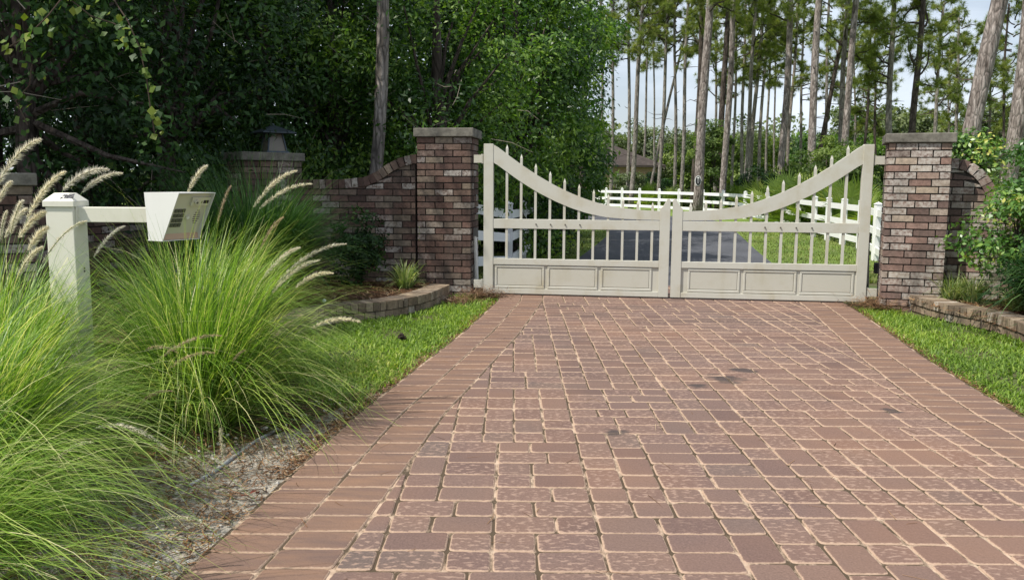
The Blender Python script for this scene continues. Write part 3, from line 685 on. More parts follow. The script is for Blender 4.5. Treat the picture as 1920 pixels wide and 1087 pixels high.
def crown_mesh(name, rx, ry, rz, ncl, nl, size, asp=.42, seed=0, hollow=.45, clr=(.35, .7), core=.15, holes=.0, droop=.3):
    rg = RNG; cl = rg.normal(0, 1, (ncl, 3)); cl /= np.linalg.norm(cl, axis=1)[:, None]
    rad = rg.uniform(hollow, 1, ncl) ** .6; lump = 1 + .22 * np.sin(cl[:, 0] * 3.1 + seed) * np.cos(cl[:, 1] * 2.7 + seed * 2) + .12 * np.sin(cl[:, 2] * 6 + seed)
    cen = cl * (rad * lump)[:, None] * np.array([rx, ry, rz])
    cs = rg.uniform(clr[0], clr[1], ncl); which = rg.integers(0, ncl, nl)
    off = rg.normal(0, 1, (nl, 3)); off /= np.linalg.norm(off, axis=1)[:, None]; rr_ = rg.uniform(.25, 1, nl) ** .5
    off[:, 2] *= .65
    P = cen[which] + off * (rr_ * cs[which])[:, None]
    N = off * .6 + cl[which] * .4 + np.array([0, 0, .55])
    rb = np.clip(rg.uniform(-.2, .2, nl) + rg.uniform(.15, .85, ncl)[which] , 0, 1)
    V, Fc, r_i = leaves(P, N, size, asp, rb, .55, droop)
    return npmesh(name, V, Fc, r_i), cen
def limb_mesh(name, base_z, cen, k_, r0=.05, tz=0):
    mb = MB(); idx = random.sample(range(len(cen)), min(k_, len(cen)))
    for i in idx:
        c_ = Vector(cen[i]); st = Vector((0, 0, base_z + random.uniform(0, .6) * (c_.z - base_z) * .6)); mid = (st + c_) / 2 + Vector((random.uniform(-.2, .2), random.uniform(-.2, .2), random.uniform(-.1, .3)))
        mb.tube([st, mid, c_], [r0, r0 * .6, r0 * .2], 5, cap=False)
    return mb.mesh(name)
def leafy(name, label, cat, base, rad, zc, lm, ncl, nl, size, group=None, trunk_r=.12, seed=0, trunk=True, bm='bark_dark', rz=0, asp=.42, clr=(.35, .7), k_=14, hollow=.45, share=None):
    t = thing(name, label, cat, base, rz, group)
    if share: me, cen = share
    else: me, cen = crown_mesh('crown', *rad, ncl, nl, size, asp, seed, hollow, clr)
    c_ = link('crown', me, M[lm], t); c_.location = (0, 0, zc)
    if trunk:
        mb = MB(); mb.tube([(0, 0, -.1), (random.uniform(-.1, .1), random.uniform(-.1, .1), zc * .5), (0, 0, zc), (0, 0, zc + rad[2] * .5)], [trunk_r * 1.2, trunk_r, trunk_r * .8, trunk_r * .3], 8, wob=.08)
        mb.build('trunk', M[bm], t, smooth=True)
        if group and 'dark woods' in group and base[1] < 13 and zc < 4:
            dm = MB()
            for _ in range(16):
                a_ = random.uniform(-2.6, -.5); q = Vector((math.cos(a_) * rad[0] * .95, math.sin(a_) * rad[1] * .95, zc + random.uniform(-.8, .7) * rad[2])); d_ = Vector((random.uniform(-1, 1), random.uniform(-.5, .2), random.uniform(-.6, .5))).normalized() * random.uniform(.25, .7) * rad[0] / 1.4
                dm.tube([q, q + d_ * .5 + Vector((0, 0, random.uniform(-.06, .06))), q + d_], [.0045, .0035, .0015], 4, cap=False)
            dt = dm.build('dead_twigs', M['deadwood'], t); dt['kind'] = 'stuff'
        l = link('limbs', limb_mesh('limbs', -rad[2] * .5, cen, k_, trunk_r * .4), M[bm], t); l.location = (0, 0, zc)
    return t, (me, cen)

# ---- dark woods on the left: front shrubs and trees, each a thing
WOODS = [
 # label, px x, Y, (rx,ry,rz), zc, leaves, material, size
 ('dark evergreen tree filling the upper left corner behind the far left pillar', 60, 8.6, (1.9, 1.5, 2.3), 3.0, 15000, 'leaf_dark', .085),
 ('dark leafy tree rising between the intercom post and the lantern', 330, 10.4, (1.7, 1.5, 2.6), 2.9, 17000, 'leaf_dark', .08),
 ('dense green tree directly behind the lantern', 505, 12.2, (1.5, 1.4, 2.6), 2.9, 20000, 'leaf_mid', .085),
 ('glossy leafy tree just left of the pine trunk behind the wing wall', 625, 12.6, (1.25, 1.2, 2.6), 2.7, 18000, 'leaf_mid', .08),
 ('deep green tree above the shaded left gate pillar', 820, 12.6, (1.4, 1.2, 2.6), 2.9, 20000, 'leaf_mid', .08),
 ('bushy tree over the left gate leaf with sunlit leaf clusters', 965, 16.5, (1.9, 1.6, 3.4), 3.3, 26000, 'leaf_mid', .11),
 ('lighter green tree at the right end of the dark woods, ending against the sky', 1012, 24.0, (2.0, 1.9, 3.9), 3.6, 26000, 'leaf_mid', .15),
 ('small shrub low behind the pickets of the left gate leaf', 985, 19.0, (1.2, 1.0, 1.2), .9, 9000, 'leaf_dark', .11),
 ('bright young bush behind the left leaf near the drive bend', 1060, 40.0, (1.7, 1.5, 1.7), 1.6, 5000, 'leaf_vine', .24),
]
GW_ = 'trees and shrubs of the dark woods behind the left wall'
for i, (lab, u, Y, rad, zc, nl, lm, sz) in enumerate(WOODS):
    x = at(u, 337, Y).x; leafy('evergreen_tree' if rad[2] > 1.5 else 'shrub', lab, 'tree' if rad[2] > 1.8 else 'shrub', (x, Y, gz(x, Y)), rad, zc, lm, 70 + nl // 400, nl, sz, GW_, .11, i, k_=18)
# second row, taller crowns that shade the ones in front; last two added unseen for shade
BACK = [('tall oak canopy overhanging the woods at the far left', -7.6, 8.9, (3.2, 2.4, 2.4), 6.4, 15000),
        ('tall oak behind the low wall and lantern pillar', -6.2, 13.2, (3.2, 2.4, 4.2), 5.0, 20000),
        ('tall oak high above the shaded wing wall', -3.6, 15.5, (2.6, 2.3, 4.6), 5.0, 20000),
        ('tall oak deep in the woods behind the left gate pillar', -1.2, 19.5, (2.7, 2.3, 4.8), 5.2, 18000),
        ('oak at the back of the woods against the sky', -.9, 29., (2.9, 2.5, 5.0), 5.0, 14000),
        ('oak canopy reaching over the wing wall from the left woods', -5.4, 8.9, (1.5, 1.5, 1.5), 6.2, 9000),
        ('unseen broad oak added left of the entrance to shade the far left pillar', -8.3, 5.9, (3.3, 2.1, 2.0), 6.6, 15000),
        ('unseen high oak crown added over the lantern pillar for shade', -5.6, 11.4, (2.4, 1.8, 1.7), 8.2, 12000)]
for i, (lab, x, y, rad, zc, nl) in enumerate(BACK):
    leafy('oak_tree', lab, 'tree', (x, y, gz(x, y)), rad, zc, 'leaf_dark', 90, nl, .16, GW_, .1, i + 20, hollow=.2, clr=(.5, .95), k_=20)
# the undergrowth and woods too deep to tell apart
rg = RNG; n = 42000; X = rg.uniform(-16, 0, n); Y = 12.5 + (rg.uniform(0, 1, n) ** 1.3) * 14; Z = rg.uniform(-.3, 6, n); keep = (X < (Y - 12.5) * .10 - 2.6 + rg.normal(0, .4, n)) & ((Y > 14) | (Z < 4.5))
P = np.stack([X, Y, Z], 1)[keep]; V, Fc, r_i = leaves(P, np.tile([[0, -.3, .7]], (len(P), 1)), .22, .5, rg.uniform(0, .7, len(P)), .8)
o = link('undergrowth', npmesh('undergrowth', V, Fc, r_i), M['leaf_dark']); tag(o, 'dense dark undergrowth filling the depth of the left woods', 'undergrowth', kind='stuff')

# hanging grape vines, upper left
def vine(label, pts, n, size):
    t = thing('grape_vine', label, 'vine', at(*pts[0]), 0, 'vines hanging in the dark woods'); o0 = at(*pts[0]); W = [at(*p) - o0 for p in pts]
    mb = MB(); mb.tube(W, .005, 5, cap=False); mb.build('stem', M['twig'], t)
    S = np.array([[*w_] for w_ in W]); k_ = rg.uniform(0, len(W) - 1, n); i0 = k_.astype(int).clip(0, len(W) - 2); fr = (k_ - i0)[:, None]; P = S[i0] * (1 - fr) + S[i0 + 1] * fr + rg.normal(0, .05, (n, 3))
    V, Fc, r_i = leaves(P, np.tile([[-.2, -1.2, .5]], (n, 1)), size, .85, None, .5, 1.2); link('leaves', npmesh('leaves', V, Fc, r_i), M['leaf_vine'], t)
vine('long grape vine hanging down left of the lantern', [(200, -20, 6.4), (240, 40, 6.3), (262, 90, 6.3), (275, 150, 6.3), (283, 210, 6.3), (292, 262, 6.3)], 60, .062)
vine('grape vine drooping over the far left pillar with yellow leaves', [(130, -20, 6.0), (90, 30, 5.9), (60, 60, 5.9), (40, 75, 5.9), (18, 88, 5.9)], 40, .06)
vine('short vine with narrow pale leaves near the upper left corner', [(60, 120, 6.0), (55, 160, 6.0), (30, 190, 6.0), (52, 235, 6.0)], 26, .06)
vine('grape vine trailing across the dark trees at the top left', [(120, -10, 6.6), (170, 30, 6.6), (215, 45, 6.5), (240, 75, 6.5)], 40, .06)

# ---- trunks
def trunk_tree(name, label, x0, y0, x1, y1, w_, Y, mat_, crown=None, group=None, zt=None, flare=1.15, wig=.05, thing_=None):
    """trunk through two photo directions at depth Y: kept as a real leaning trunk standing on the ground"""
    b = at(x0, y0, Y); t_ = at(x1, y1, Y); d = (t_ - b) / (t_.z - b.z); zg = gz(b.x, Y); base = b + d * (zg - b.z); H = zt or 16
    r = w_ / 2 * Y / F * .88; t = thing(name, label, 'tree', base, 0, group)
    pts = []; rads = []; n_ = 14
    for i in range(n_ + 1):
        z = H * i / n_ - .1; f = i / n_; pts.append((d.x * z + math.sin(f * 9 + Y) * wig * (1 if 0 < i else 0), math.cos(f * 7 + x0) * wig, z)); rads.append(r * (1.12 - .5 * f) * (flare if i == 0 else 1))
    mb = MB(); mb.tube(pts, rads, 10, wob=.06); mb.build('trunk', M[mat_], t, smooth=True)
    return t, d, pts, rads
# ---- pine crowns, four shared shapes
def pine_crown(seed, H=7.5, R0=2.7, nb=26, tufts=9, nn=60):
    random.seed(seed); mb = MB(); T_ = []
    for b in range(nb):
        f = (b + random.random()) / nb; z = f * H; a = random.uniform(0, 6.283); L = R0 * (1.05 - .6 * f) * random.uniform(.5, 1.15) * (.55 + .45 * min(1, f * 3)); tilt = random.uniform(-.15, .5) + f * .5
        p = Vector((0, 0, z)); d = Vector((math.cos(a), math.sin(a), tilt)).normalized(); pts = [p.copy()]; m_ = 7
        for i in range(m_):
            d = (d + Vector((random.uniform(-.45, .45), random.uniform(-.45, .45), random.uniform(-.35, .4)))).normalized(); p = p + d * L / m_; pts.append(p.copy())
            if i >= 2:
                for _ in range(2 if i < 5 else 3):
                    q = p + Vector((random.uniform(-.3, .3), random.uniform(-.3, .3), random.uniform(-.1, .25))); T_.append(q); mb.tube([p, q], [.010, .005], 3, cap=False)
        mb.tube(pts, [.045 * (1 - i / (m_ + 1)) + .006 for i in range(m_ + 1)], 4, cap=False)
    limbs = mb.mesh('limbs'); T_ = np.array([[*q] for q in T_])
    P = np.repeat(T_, nn * tufts // 9, 0); n = len(P); D = rg.normal(0, 1, (n, 3)); D[:, 2] += .35; D /= np.linalg.norm(D, axis=1)[:, None]
    L = rg.uniform(.20, .36, n)[:, None]; S_ = np.cross(D, rg.normal(0, 1, (n, 3))); S_ /= np.linalg.norm(S_, axis=1)[:, None]; w_ = .0095
    V = np.stack([P - S_ * w_, P + S_ * w_, P + D * L + S_ * w_ * .3 - np.array([0, 0, .03])], 1).reshape(-1, 3); Fc = np.arange(n * 3).reshape(-1, 3)
    tr = np.repeat(rg.uniform(0, 1, len(T_)), nn * tufts // 9) * .7 + rg.uniform(0, .3, n)
    return limbs, npmesh('crown', V, Fc, tr)
PC = [pine_crown(s) for s in (3, 5, 8, 13, 21)]
random.seed(99)
PINES = [
 ('pine right of the dark woods, its bark dark below and rising past the sky gap', 1090, 412, 1103, 0, 14, 34, 'bark_dark', 9.5),
 ('thin pine with a small high crown just right of the dark woods', 1129, 350, 1128, 80, 6, 60, 'bark_gray', 7.),
 ('slim straight pine in front of the brick house, left of the bushy one', 1147, 350, 1150, 0, 7, 55, 'bark_gray', 7.5),
 ('slim pine rising from the round bush by the house, left of a pair', 1178, 330, 1180, 60, 7, 55, 'bark_gray', 7.2),
 ('pine rising from the round bush by the house, right of a pair', 1186, 330, 1203, 40, 10, 50, 'bark_gray', 6.5),
 ('leaning thin pine slanting right behind the far white fence', 1218, 355, 1262, 160, 6, 58, 'bark_gray', 8.),
 ('slim pine crossed by the leaning one', 1236, 355, 1250, 80, 8, 55, 'bark_gray', 7.),
 ('short dead-looking thin pine stem left of the crossed pines', 1229, 350, 1226, 190, 4, 60, 'bark_gray', 7.5),
 ('slim upright pine in front of the far white fence', 1266, 350, 1266, 40, 7, 55, 'bark_gray', 6.6),
 ('slim pine bending right, second left of the tree with the oval sign', 1277, 350, 1290, 30, 8, 50, 'bark_gray', 6.8),
 ('dark pine close behind the tree with the oval sign', 1302, 350, 1318, 0, 12, 48, 'bark_dark', 7.4),
 ('stout pine wearing the oval black sign, behind the white fence', 1308, 392, 1330, 0, 19, 40, 'bark', 9.),
 ('dark pine between the oval sign tree and the reddish straight pine', 1352, 265, 1365, 0, 13, 46, 'bark_dark', 8.),
 ('reddish straight pine right of the oval sign tree', 1357, 355, 1375, 0, 13, 42, 'bark', 9.2),
 ('thin pine just behind the reddish straight pine', 1374, 330, 1380, 100, 6, 60, 'bark_gray', 6.),
 ('slim pine left of the three close stems at the centre right', 1390, 330, 1397, 30, 7, 58, 'bark_gray', 7.),
 ('left stem of the three close pines at the centre right', 1396, 345, 1415, 60, 9, 50, 'bark_gray', 7.2),
 ('middle stem of the three close pines at the centre right', 1406, 330, 1425, 80, 9, 52, 'bark_gray', 6.),
 ('right stem of the three close pines at the centre right', 1422, 320, 1436, 90, 7, 58, 'bark_gray', 6.5),
 ('very thin pine left of the grey stout pine over the palmettos', 1437, 320, 1444, 60, 5, 65, 'bark_gray', 7.),
 ('faint thin pine stem beside the grey stout pine over the palmettos', 1452, 310, 1453, 60, 4, 65, 'bark_gray', 7.5),
 ('grey stout pine over the palmettos, above the third right leaf picket', 1464, 340, 1483, 0, 15, 42, 'bark', 9.),
 ('thin brown pine right behind the grey stout pine over the palmettos', 1475, 340, 1490, 100, 7, 58, 'bark', 6.),
 ('thick pine rising behind the middle of the right gate leaf curve', 1517, 320, 1538, 0, 16, 38, 'bark', 9.3),
 ('slim pine just right of the thick pine behind the right gate leaf', 1545, 300, 1553, 60, 7, 55, 'bark_gray', 6.),
 ('dark pine leaning right with vines, left of the twin pines', 1545, 240, 1582, 60, 10, 50, 'bark_dark', 6.6),
 ('left darker one of the twin pines near the right gate pillar', 1573, 300, 1591, 0, 12, 44, 'bark_gray', 7.5),
 ('right paler one of the twin pines near the right gate pillar', 1578, 310, 1607, 0, 14, 38, 'bark', 9.2),
 ('dark crooked thin pine left above the right gate pillar', 1620, 290, 1627, 180, 6, 60, 'bark_dark', 5.6),
 ('vine-wrapped brown pine directly above the left of the pillar cap', 1668, 245, 1673, 50, 13, 45, 'bark_gray', 6.5),
 ('dark pine directly above the middle of the right pillar cap', 1712, 245, 1730, 0, 14, 40, 'bark_dark', 6.),
 ('pale slim pine above the right end of the right pillar cap', 1752, 240, 1762, 100, 8, 55, 'bark_gray', 5.6),
 ('large pine with plated bark leaning right, behind the right shrubs', 1822, 262, 1872, 0, 34, 22, 'bark', 9.5),
 ('large pine at the right edge with plated pinkish bark', 1893, 320, 1921, 80, 30, 24, 'bark', 9.5),
 ('thin distant pine between the two large plated pines', 1852, 300, 1858, 100, 6, 60, 'bark_gray', 5.),
 ('slender dark pine left of the tree at the right edge', 1880, 250, 1888, 60, 6, 55, 'bark_dark', 5.5),
 ('distant slim pine in the gap left of the large leaning pine', 1792, 300, 1797, 100, 7, 58, 'bark_gray', 5.2),
 ('distant slim pine behind the left twin pine', 1602, 300, 1603, 100, 5, 66, 'bark_gray', 5.),
 ('distant slim pine midway between the grey stout and thick pines', 1500, 300, 1506, 60, 6, 62, 'bark_gray', 6.),
 ('distant dark pine midway between the twin pines and the pillar', 1642, 300, 1640, 60, 6, 64, 'bark_dark', 5.),
 ('distant pine between the pale slim pine and the large leaning pine', 1778, 300, 1781, 60, 5, 68, 'bark_gray', 5.),
 ('distant brown pine in the gap right of the reddish straight pine', 1341, 320, 1343, 60, 6, 66, 'bark_gray', 6.),
 ('distant slim pine above the bend of the asphalt drive', 1206, 330, 1216, 60, 5, 68, 'bark_gray', 8.),
]
pine_obj = []
for i, (lab, x0, y0, x1, y1, w_, Y, bm, zc) in enumerate(PINES):
    if x0 < 1600 and Y >= 46: zc += 1.3
    if 1120 < x0 < 1300: zc += .6
    t, d, pts, rads = trunk_tree('pine_tree', lab, x0, y0, x1, y1, w_, Y, bm, group='pine trees beyond the gate', zt=zc + 7.3)
    li, cr_ = PC[i % 5]
    s = 1.0 if Y > 45 else 1.15
    for nm, me, mm in (('limbs', li, M['bark_dark']), ('crown', cr_, M['needle'])):
        o = link(nm, me, mm, t); o.location = (d.x * zc, 0, zc); o.rotation_euler = (0, math.atan(d.x), i * 1.7); o.scale = (s, s, s)
    # snags: short dead stubs low on the trunk
    for _ in range(0 if Y > 56 else 5):
        mb = MB(); z = random.uniform(2.5, zc); a = random.uniform(0, 6.28); L = random.uniform(.25, 1.1); bx0 = Vector((d.x * z, 0, z)); m_ = bx0 + Vector((math.cos(a) * L * .6, math.sin(a) * L * .6, random.uniform(-.1, .15)))
        mb.tube([bx0, m_, m_ + Vector((math.cos(a) * L * .4, math.sin(a) * L * .4, random.uniform(-.2, .25)))], [.03, .018, .006], 4, cap=False)
        mb.build('dead_branch', M['bark_dark'], t)
    pine_obj.append(t)
# near trunk inside the dark woods
trunk_tree('pine_tree', 'grey straight pine trunk rising inside the dark woods behind the wing wall', 703, 310, 714, 0, 27, 11.3, 'bark_gray', group='pine trees behind the left wall', zt=9)

# oval sign on its pine
sp = at(1309, 339, 39.55); t = thing('tree_sign', 'oval black sign with white rim and small white lettering on the stout pine', 'sign', sp)
def oval(mb, rx, rz_, y0, y1):
    mb.prism([(rx * math.cos(a_ * math.pi / 16), rz_ * math.sin(a_ * math.pi / 16)) for a_ in range(32)], y0, y1)
a = MB(); oval(a, .145, .235, 0, .02); a.build('rim', M['white'], t)
a = MB(); oval(a, .120, .205, -.012, -.001); a.build('board', M['black'], t)
a = MB(); a.prism([(-.05, .10), (.05, .10), (.035, .165), (-.035, .165)], -.020, -.0125); a.build('emblem', M['white'], t)
k = NM('grey_letter'); M['letter'] = k.col((.45, .45, .45), .6)
for z, ws in ((.065, (.03, .045)), (.03, (.05, .03)), (-.005, (.025, .02, .03)), (-.04, (.04, .03)), (-.075, (.03, .035)), (-.11, (.045,))):
    a = MB(); x = -sum(ws) / 2 - .006 * (len(ws) - 1)
    for q in ws: a.box((x + q / 2, -.016, z), (q, .006, .02)); x += q + .012
    a.build('lettering', M['letter'], t)

# ---- broadleaf trees and shrubs beyond the fence
FAR = [('hazy grey-green oak behind the brick house', 1165, 85, 'leaf_gray'), ('round grey-green tree left of the oval sign tree', 1235, 80, 'leaf_gray'),
       ('spreading grey-green tree behind the sign tree', 1300, 88, 'leaf_gray'), ('dark rounded tree above the fence right of the sign tree', 1360, 70, 'leaf_under'),
       ('grey-green tree behind the three close pines', 1425, 84, 'leaf_gray'), ('pale tree far behind the grey stout pine', 1495, 90, 'leaf_gray'),
       ('bushy tree behind the twin pines', 1560, 76, 'leaf_mid'), ('grey tree left of the right gate pillar', 1625, 84, 'leaf_gray'),
       ('tree crown behind the right gate pillar cap', 1700, 78, 'leaf_gray'), ('tree crown behind the large leaning pine', 1790, 82, 'leaf_mid'),
       ('tree crown at the right edge behind the plated pines', 1890, 76, 'leaf_gray'), ('pale tree left of the house roof', 1112, 78, 'leaf_gray')]
sh = [crown_mesh('crown', 4.2, 3.4, 2.9, 90, 15000, .27, .6, s, .3, (.5, 1.1)) for s in (1, 2, 3)]
for i, (lab, u, Y, lm) in enumerate(FAR):
    x = at(u, 337, Y).x; me, cen = sh[i % 3]; me2 = me if len(me.materials) == 0 or me.materials[0] == M[lm] else me
    t = thing('broadleaf_tree', lab, 'tree', (x, Y, gz(x, Y)), i * 2.1, 'broadleaf trees far behind the pines'); s = random.uniform(.9, 1.2) * (1.4 if u > 1600 else 1)
    c_ = link('crown', me, None, t); c_.location = (0, 0, 3.4 * s); c_.scale = (s, s, s)
    if len(me.materials) == 0: me.materials.append(M[lm])
    c_.material_slots[0].link = 'OBJECT'; c_.material_slots[0].material = M[lm]
    mb = MB(); mb.tube([(0, 0, -.1), (.1, 0, 1.5), (0, 0, 4.5)], [.3, .22, .08], 7); mb.build('trunk', M['bark_gray'], t)
n = 60000; X = rg.uniform(-60, 110, n); Y = rg.uniform(105, 130, n); hh = 6.5 + 2.2 * np.sin(X * .21) + 1.4 * np.sin(X * .57 + 1); Z = rg.uniform(-.3, 1, n) * hh
V, Fc, r_i = leaves(np.stack([X, Y, Z], 1), np.tile([[0, -.5, .5]], (n, 1)), .62, .7, None, .8)
o = link('far_woods', npmesh('far_woods', V, Fc, r_i), M['leaf_gray']); tag(o, 'distant grey-green line of woods closing the horizon', 'woods', kind='stuff')
MIDS = [('rounded olive bush behind the fence in front of the brick house', 1182, 56, (1.9, 1.6, 1.4), 1.1, 'leaf_gray'),
        ('bright green leafy sapling right of the oval sign tree', 1335, 44, (1.1, 1.0, 2.6), 2.9, 'leaf_under'),
        ('dark green shrub behind the fence under the three close pines', 1425, 42, (1.7, 1.3, 1.3), 1.0, 'leaf_dark'),
        ('bright green small tree left of the twin pines', 1548, 36, (1.3, 1.1, 1.5), 2.1, 'leaf_under'),
        ('leafy vine-covered shrub at the foot of the twin pines', 1600, 33, (1.0, 1.0, 1.4), 1.6, 'leaf_under'),
        ('low shrub behind the fence beside the sign tree', 1290, 52, (1.6, 1.2, .8), .5, 'leaf_gray'),
        ('small dark shrub right of the house bush', 1222, 60, (1.6, 1.2, 1.3), .9, 'leaf_dark'),
        ('dark hedge by the brick house wall', 1140, 60, (2.2, 1.0, .6), .4, 'leaf_dark'),
        ('shrub between the grey stout and thick pines', 1495, 42, (1.5, 1.2, 1.2), 1.3, 'leaf_under'),
        ('leafy bush filling the gap right of the right gate pillar', 1860, 17, (1.6, 1.2, 1.3), 1.0, 'leaf_under'),
        ('shrub under the large leaning pine', 1800, 19, (1.0, 1.0, .9), .9, 'leaf_under')]
for i, (lab, u, Y, rad, zc, lm) in enumerate(MIDS):
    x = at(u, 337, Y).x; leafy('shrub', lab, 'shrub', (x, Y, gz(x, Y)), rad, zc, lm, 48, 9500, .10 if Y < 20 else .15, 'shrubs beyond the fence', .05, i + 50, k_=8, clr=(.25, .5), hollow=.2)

# saw palmettos
def palmetto_mesh(seed):
    random.seed(seed); P = []; Fs = []; Rr = []; b = 0
    for fr in range(20):
        a = random.uniform(0, 6.28); el = random.uniform(.25, 1.35); L = random.uniform(.5, 1.0); d = Vector((math.cos(a) * math.cos(el), math.sin(a) * math.cos(el), math.sin(el))); hub = d * L
        sd = Vector((-math.sin(a), math.cos(a), 0)); up = sd.cross(d) * -1; rr_ = random.random()
        P += [tuple(-sd * .008), tuple(sd * .008), tuple(hub)]; Fs.append((b, b + 1, b + 2)); Rr.append(rr_); b += 3
        for k_ in range(19):
            th = (k_ - 9) / 9 * 1.9; q = d * math.cos(th) + sd * math.sin(th); ln = random.uniform(.42, .6); wv = (sd * math.cos(th) - d * math.sin(th)) * .022; tip = hub + q * ln + up * -.0 + Vector((0, 0, -.08 * random.random()))
            mid = hub + q * ln * .5; P += [tuple(hub), tuple(mid - wv), tuple(tip), tuple(mid + wv)]; Fs.append((b, b + 1, b + 2)); Fs.append((b, b + 2, b + 3)); Rr += [rr_ * .7 + random.random() * .3] * 2; b += 4
    return npmesh('fronds', P, Fs, Rr)
PM = [palmetto_mesh(s) for s in (1, 2, 3)]
random.seed(4)
PAL = [(1345, 48, 1.), (1385, 45, 1.1), (1405, 41, 1.2), (1440, 37, 1.3), (1465, 34, 1.35), (1492, 32, 1.5), (1515, 30, 1.4), (1540, 28, 1.35), (1568, 27, 1.3), (1597, 26, 1.3), (1618, 24, 1.2), (1480, 29.5, 1.), (1525, 27.5, 1.), (975, 18.6, .9), (1000, 20, .8), (945, 19.5, 1.0), (1130, 56, 1.), (1212, 52, 1.1), (1260, 51, .9)]
PL = ['behind the fence just right of the oval sign', 'behind the fence below the reddish pine', 'behind the fence right of the reddish pine', 'below the grey stout pine, left one', 'below the grey stout pine, right one', 'largest of the bank right of the grey pine', 'at the foot of the thick pine', 'right of the thick pine foot', 'left of the twin pines foot', 'just above the curved rail near the right pillar', 'behind the last bars of the right leaf', 'small and low behind the near white fence', 'small and low close to the near fence rails', 'behind the left white fence section', 'right of the left white fence section', 'behind the first bars of the left leaf', 'at the far fence end near the house', 'in front of the round bush by the house', 'behind the far fence, left of the sign tree']
for i, (u, Y, s) in enumerate(PAL):
    x = at(u, 337, Y).x; t = thing('palmetto', 'saw palmetto with fan leaves ' + PL[i], 'palmetto', (x, Y, gz(x, Y) + .05), i * 1.3, 'saw palmettos')
    o = link('fronds', PM[i % 3], M['palmetto'], t); o.scale = (s, s, s)

# ---- white fences
def fence(label, pts, h=1.16, pw=.125, rails=(.98, .60, .22), grp='white rail fences', rh=.14):
    t = thing('rail_fence', label, 'fence', (pts[0][0], pts[0][1], gz(*pts[0])), 0, grp); o0 = t.location
    for p in pts:
        z = gz(*p) - o0.z; a = MB(); x, y = p[0] - o0.x, p[1] - o0.y
        a.box((x, y, z + h / 2 - .05), (pw, pw, h + .1)); f = a.build('fence_post', M['fence'], t)
        a = MB(); q = pw / 2 + .012; vs = [(x + i * q, y + j * q, z + h + .001) for i, j in ((-1, -1), (1, -1), (1, 1), (-1, 1))] + [(x, y, z + h + .05)]
        a.add(vs, [(3, 2, 1, 0), (0, 1, 4), (1, 2, 4), (2, 3, 4), (3, 0, 4)]); a.build('post_cap', M['fence'], f)
    for a_, b_ in zip(pts[:-1], pts[1:]):
        for r_h in rails:
            m = MB(); m.bar((a_[0] - o0.x, a_[1] - o0.y, gz(*a_) - o0.z + r_h), (b_[0] - o0.x, b_[1] - o0.y, gz(*b_) - o0.z + r_h), .045, rh); m.build('rail', M['fence'], t)
    return t
def fp_(u, Y): p = at(u, 337, Y); return (p.x, Y)
fence('near white rail fence curving from the right pillar behind the right leaf', [fp_(1690, 13.5), fp_(1650, 17.5), fp_(1619, 20.5), fp_(1586, 22), fp_(1557, 23.6), fp_(1530, 25), fp_(1500, 27.3), fp_(1473, 29.5), fp_(1440, 33), fp_(1399, 37)])
fence('long far white rail fence crossing behind both gate leaves', [fp_(u, Y) for u, Y in ((1399.5, 37.4), (1357, 40.5), (1319, 42.5), (1274, 44.5), (1237, 46), (1200, 47.5), (1167, 48.5), (1137, 49.5), (1107, 50))])
fence('short white rail fence behind the left leaf beside the dark woods', [fp_(885, 12.2), fp_(955, 14.2), fp_(982, 16.8), fp_(1005.5, 19.2), fp_(1020, 20.8)])
fence('distant low white fence on the bright lawn beyond the pines', [fp_(1243, 100), fp_(1256, 100), fp_(1270, 101), fp_(1283, 102), fp_(1295, 103)], h=.75, rails=(.6, .28), rh=.18)
fence('distant white fence crossing far behind the long fence at left', [fp_(1225, 66), fp_(1245, 66.5), fp_(1262, 67)], h=1.1)
pp = fp_(1245, 88); t = thing('utility_pole', 'thin pale pole standing on the far lawn between pines', 'pole', (pp[0], pp[1], gz(*pp))); a = MB(); a.tube([(0, 0, 0), (0, 0, 3.2)], .09, 8); a.build('shaft', M['bark_gray'], t); a = MB(); a.box((0, 0, 3.25), (.28, .2, .10)); a.build('pole_top', M['steel_dark'], t)

# ---- brick house far behind
hx = at(1120, 337, 66).x; t = thing('brick_house', 'low pinkish brick house with brown hip roof behind the pines', 'house', (hx - 5, 66, gz(0, 66)))
a = MB(); a.box((4, 4, 1.35), (11, 8, 2.7)); a.build('wall', M['house'], t)
a = MB(); b0 = [(-2.1, -.7), (10.1, -.7), (10.1, 8.7), (-2.1, 8.7)]; vs = [(x, y, 2.62) for x, y in b0] + [(x, y, 2.78) for x, y in b0] + [(2.2, 4, 4.6), (6.2, 4, 4.6)]
a.add(vs, [(3, 2, 1, 0), (0, 1, 5, 4), (1, 2, 6, 5), (2, 3, 7, 6), (3, 0, 4, 7), (4, 5, 9, 8), (5, 6, 9), (6, 7, 8, 9), (7, 4, 8)]); a.build('roof', M['roof'], t)
for x in (0.2, 3.2, 7.):
    a = MB(); a.box((x, -.02, 1.5), (1.1, .12, 1.2)); wf = a.build('window', M['white'], t); a = MB(); a.box((x, -.085, 1.5), (.95, .02, 1.05)); a.build('pane', M['glass'], wf)

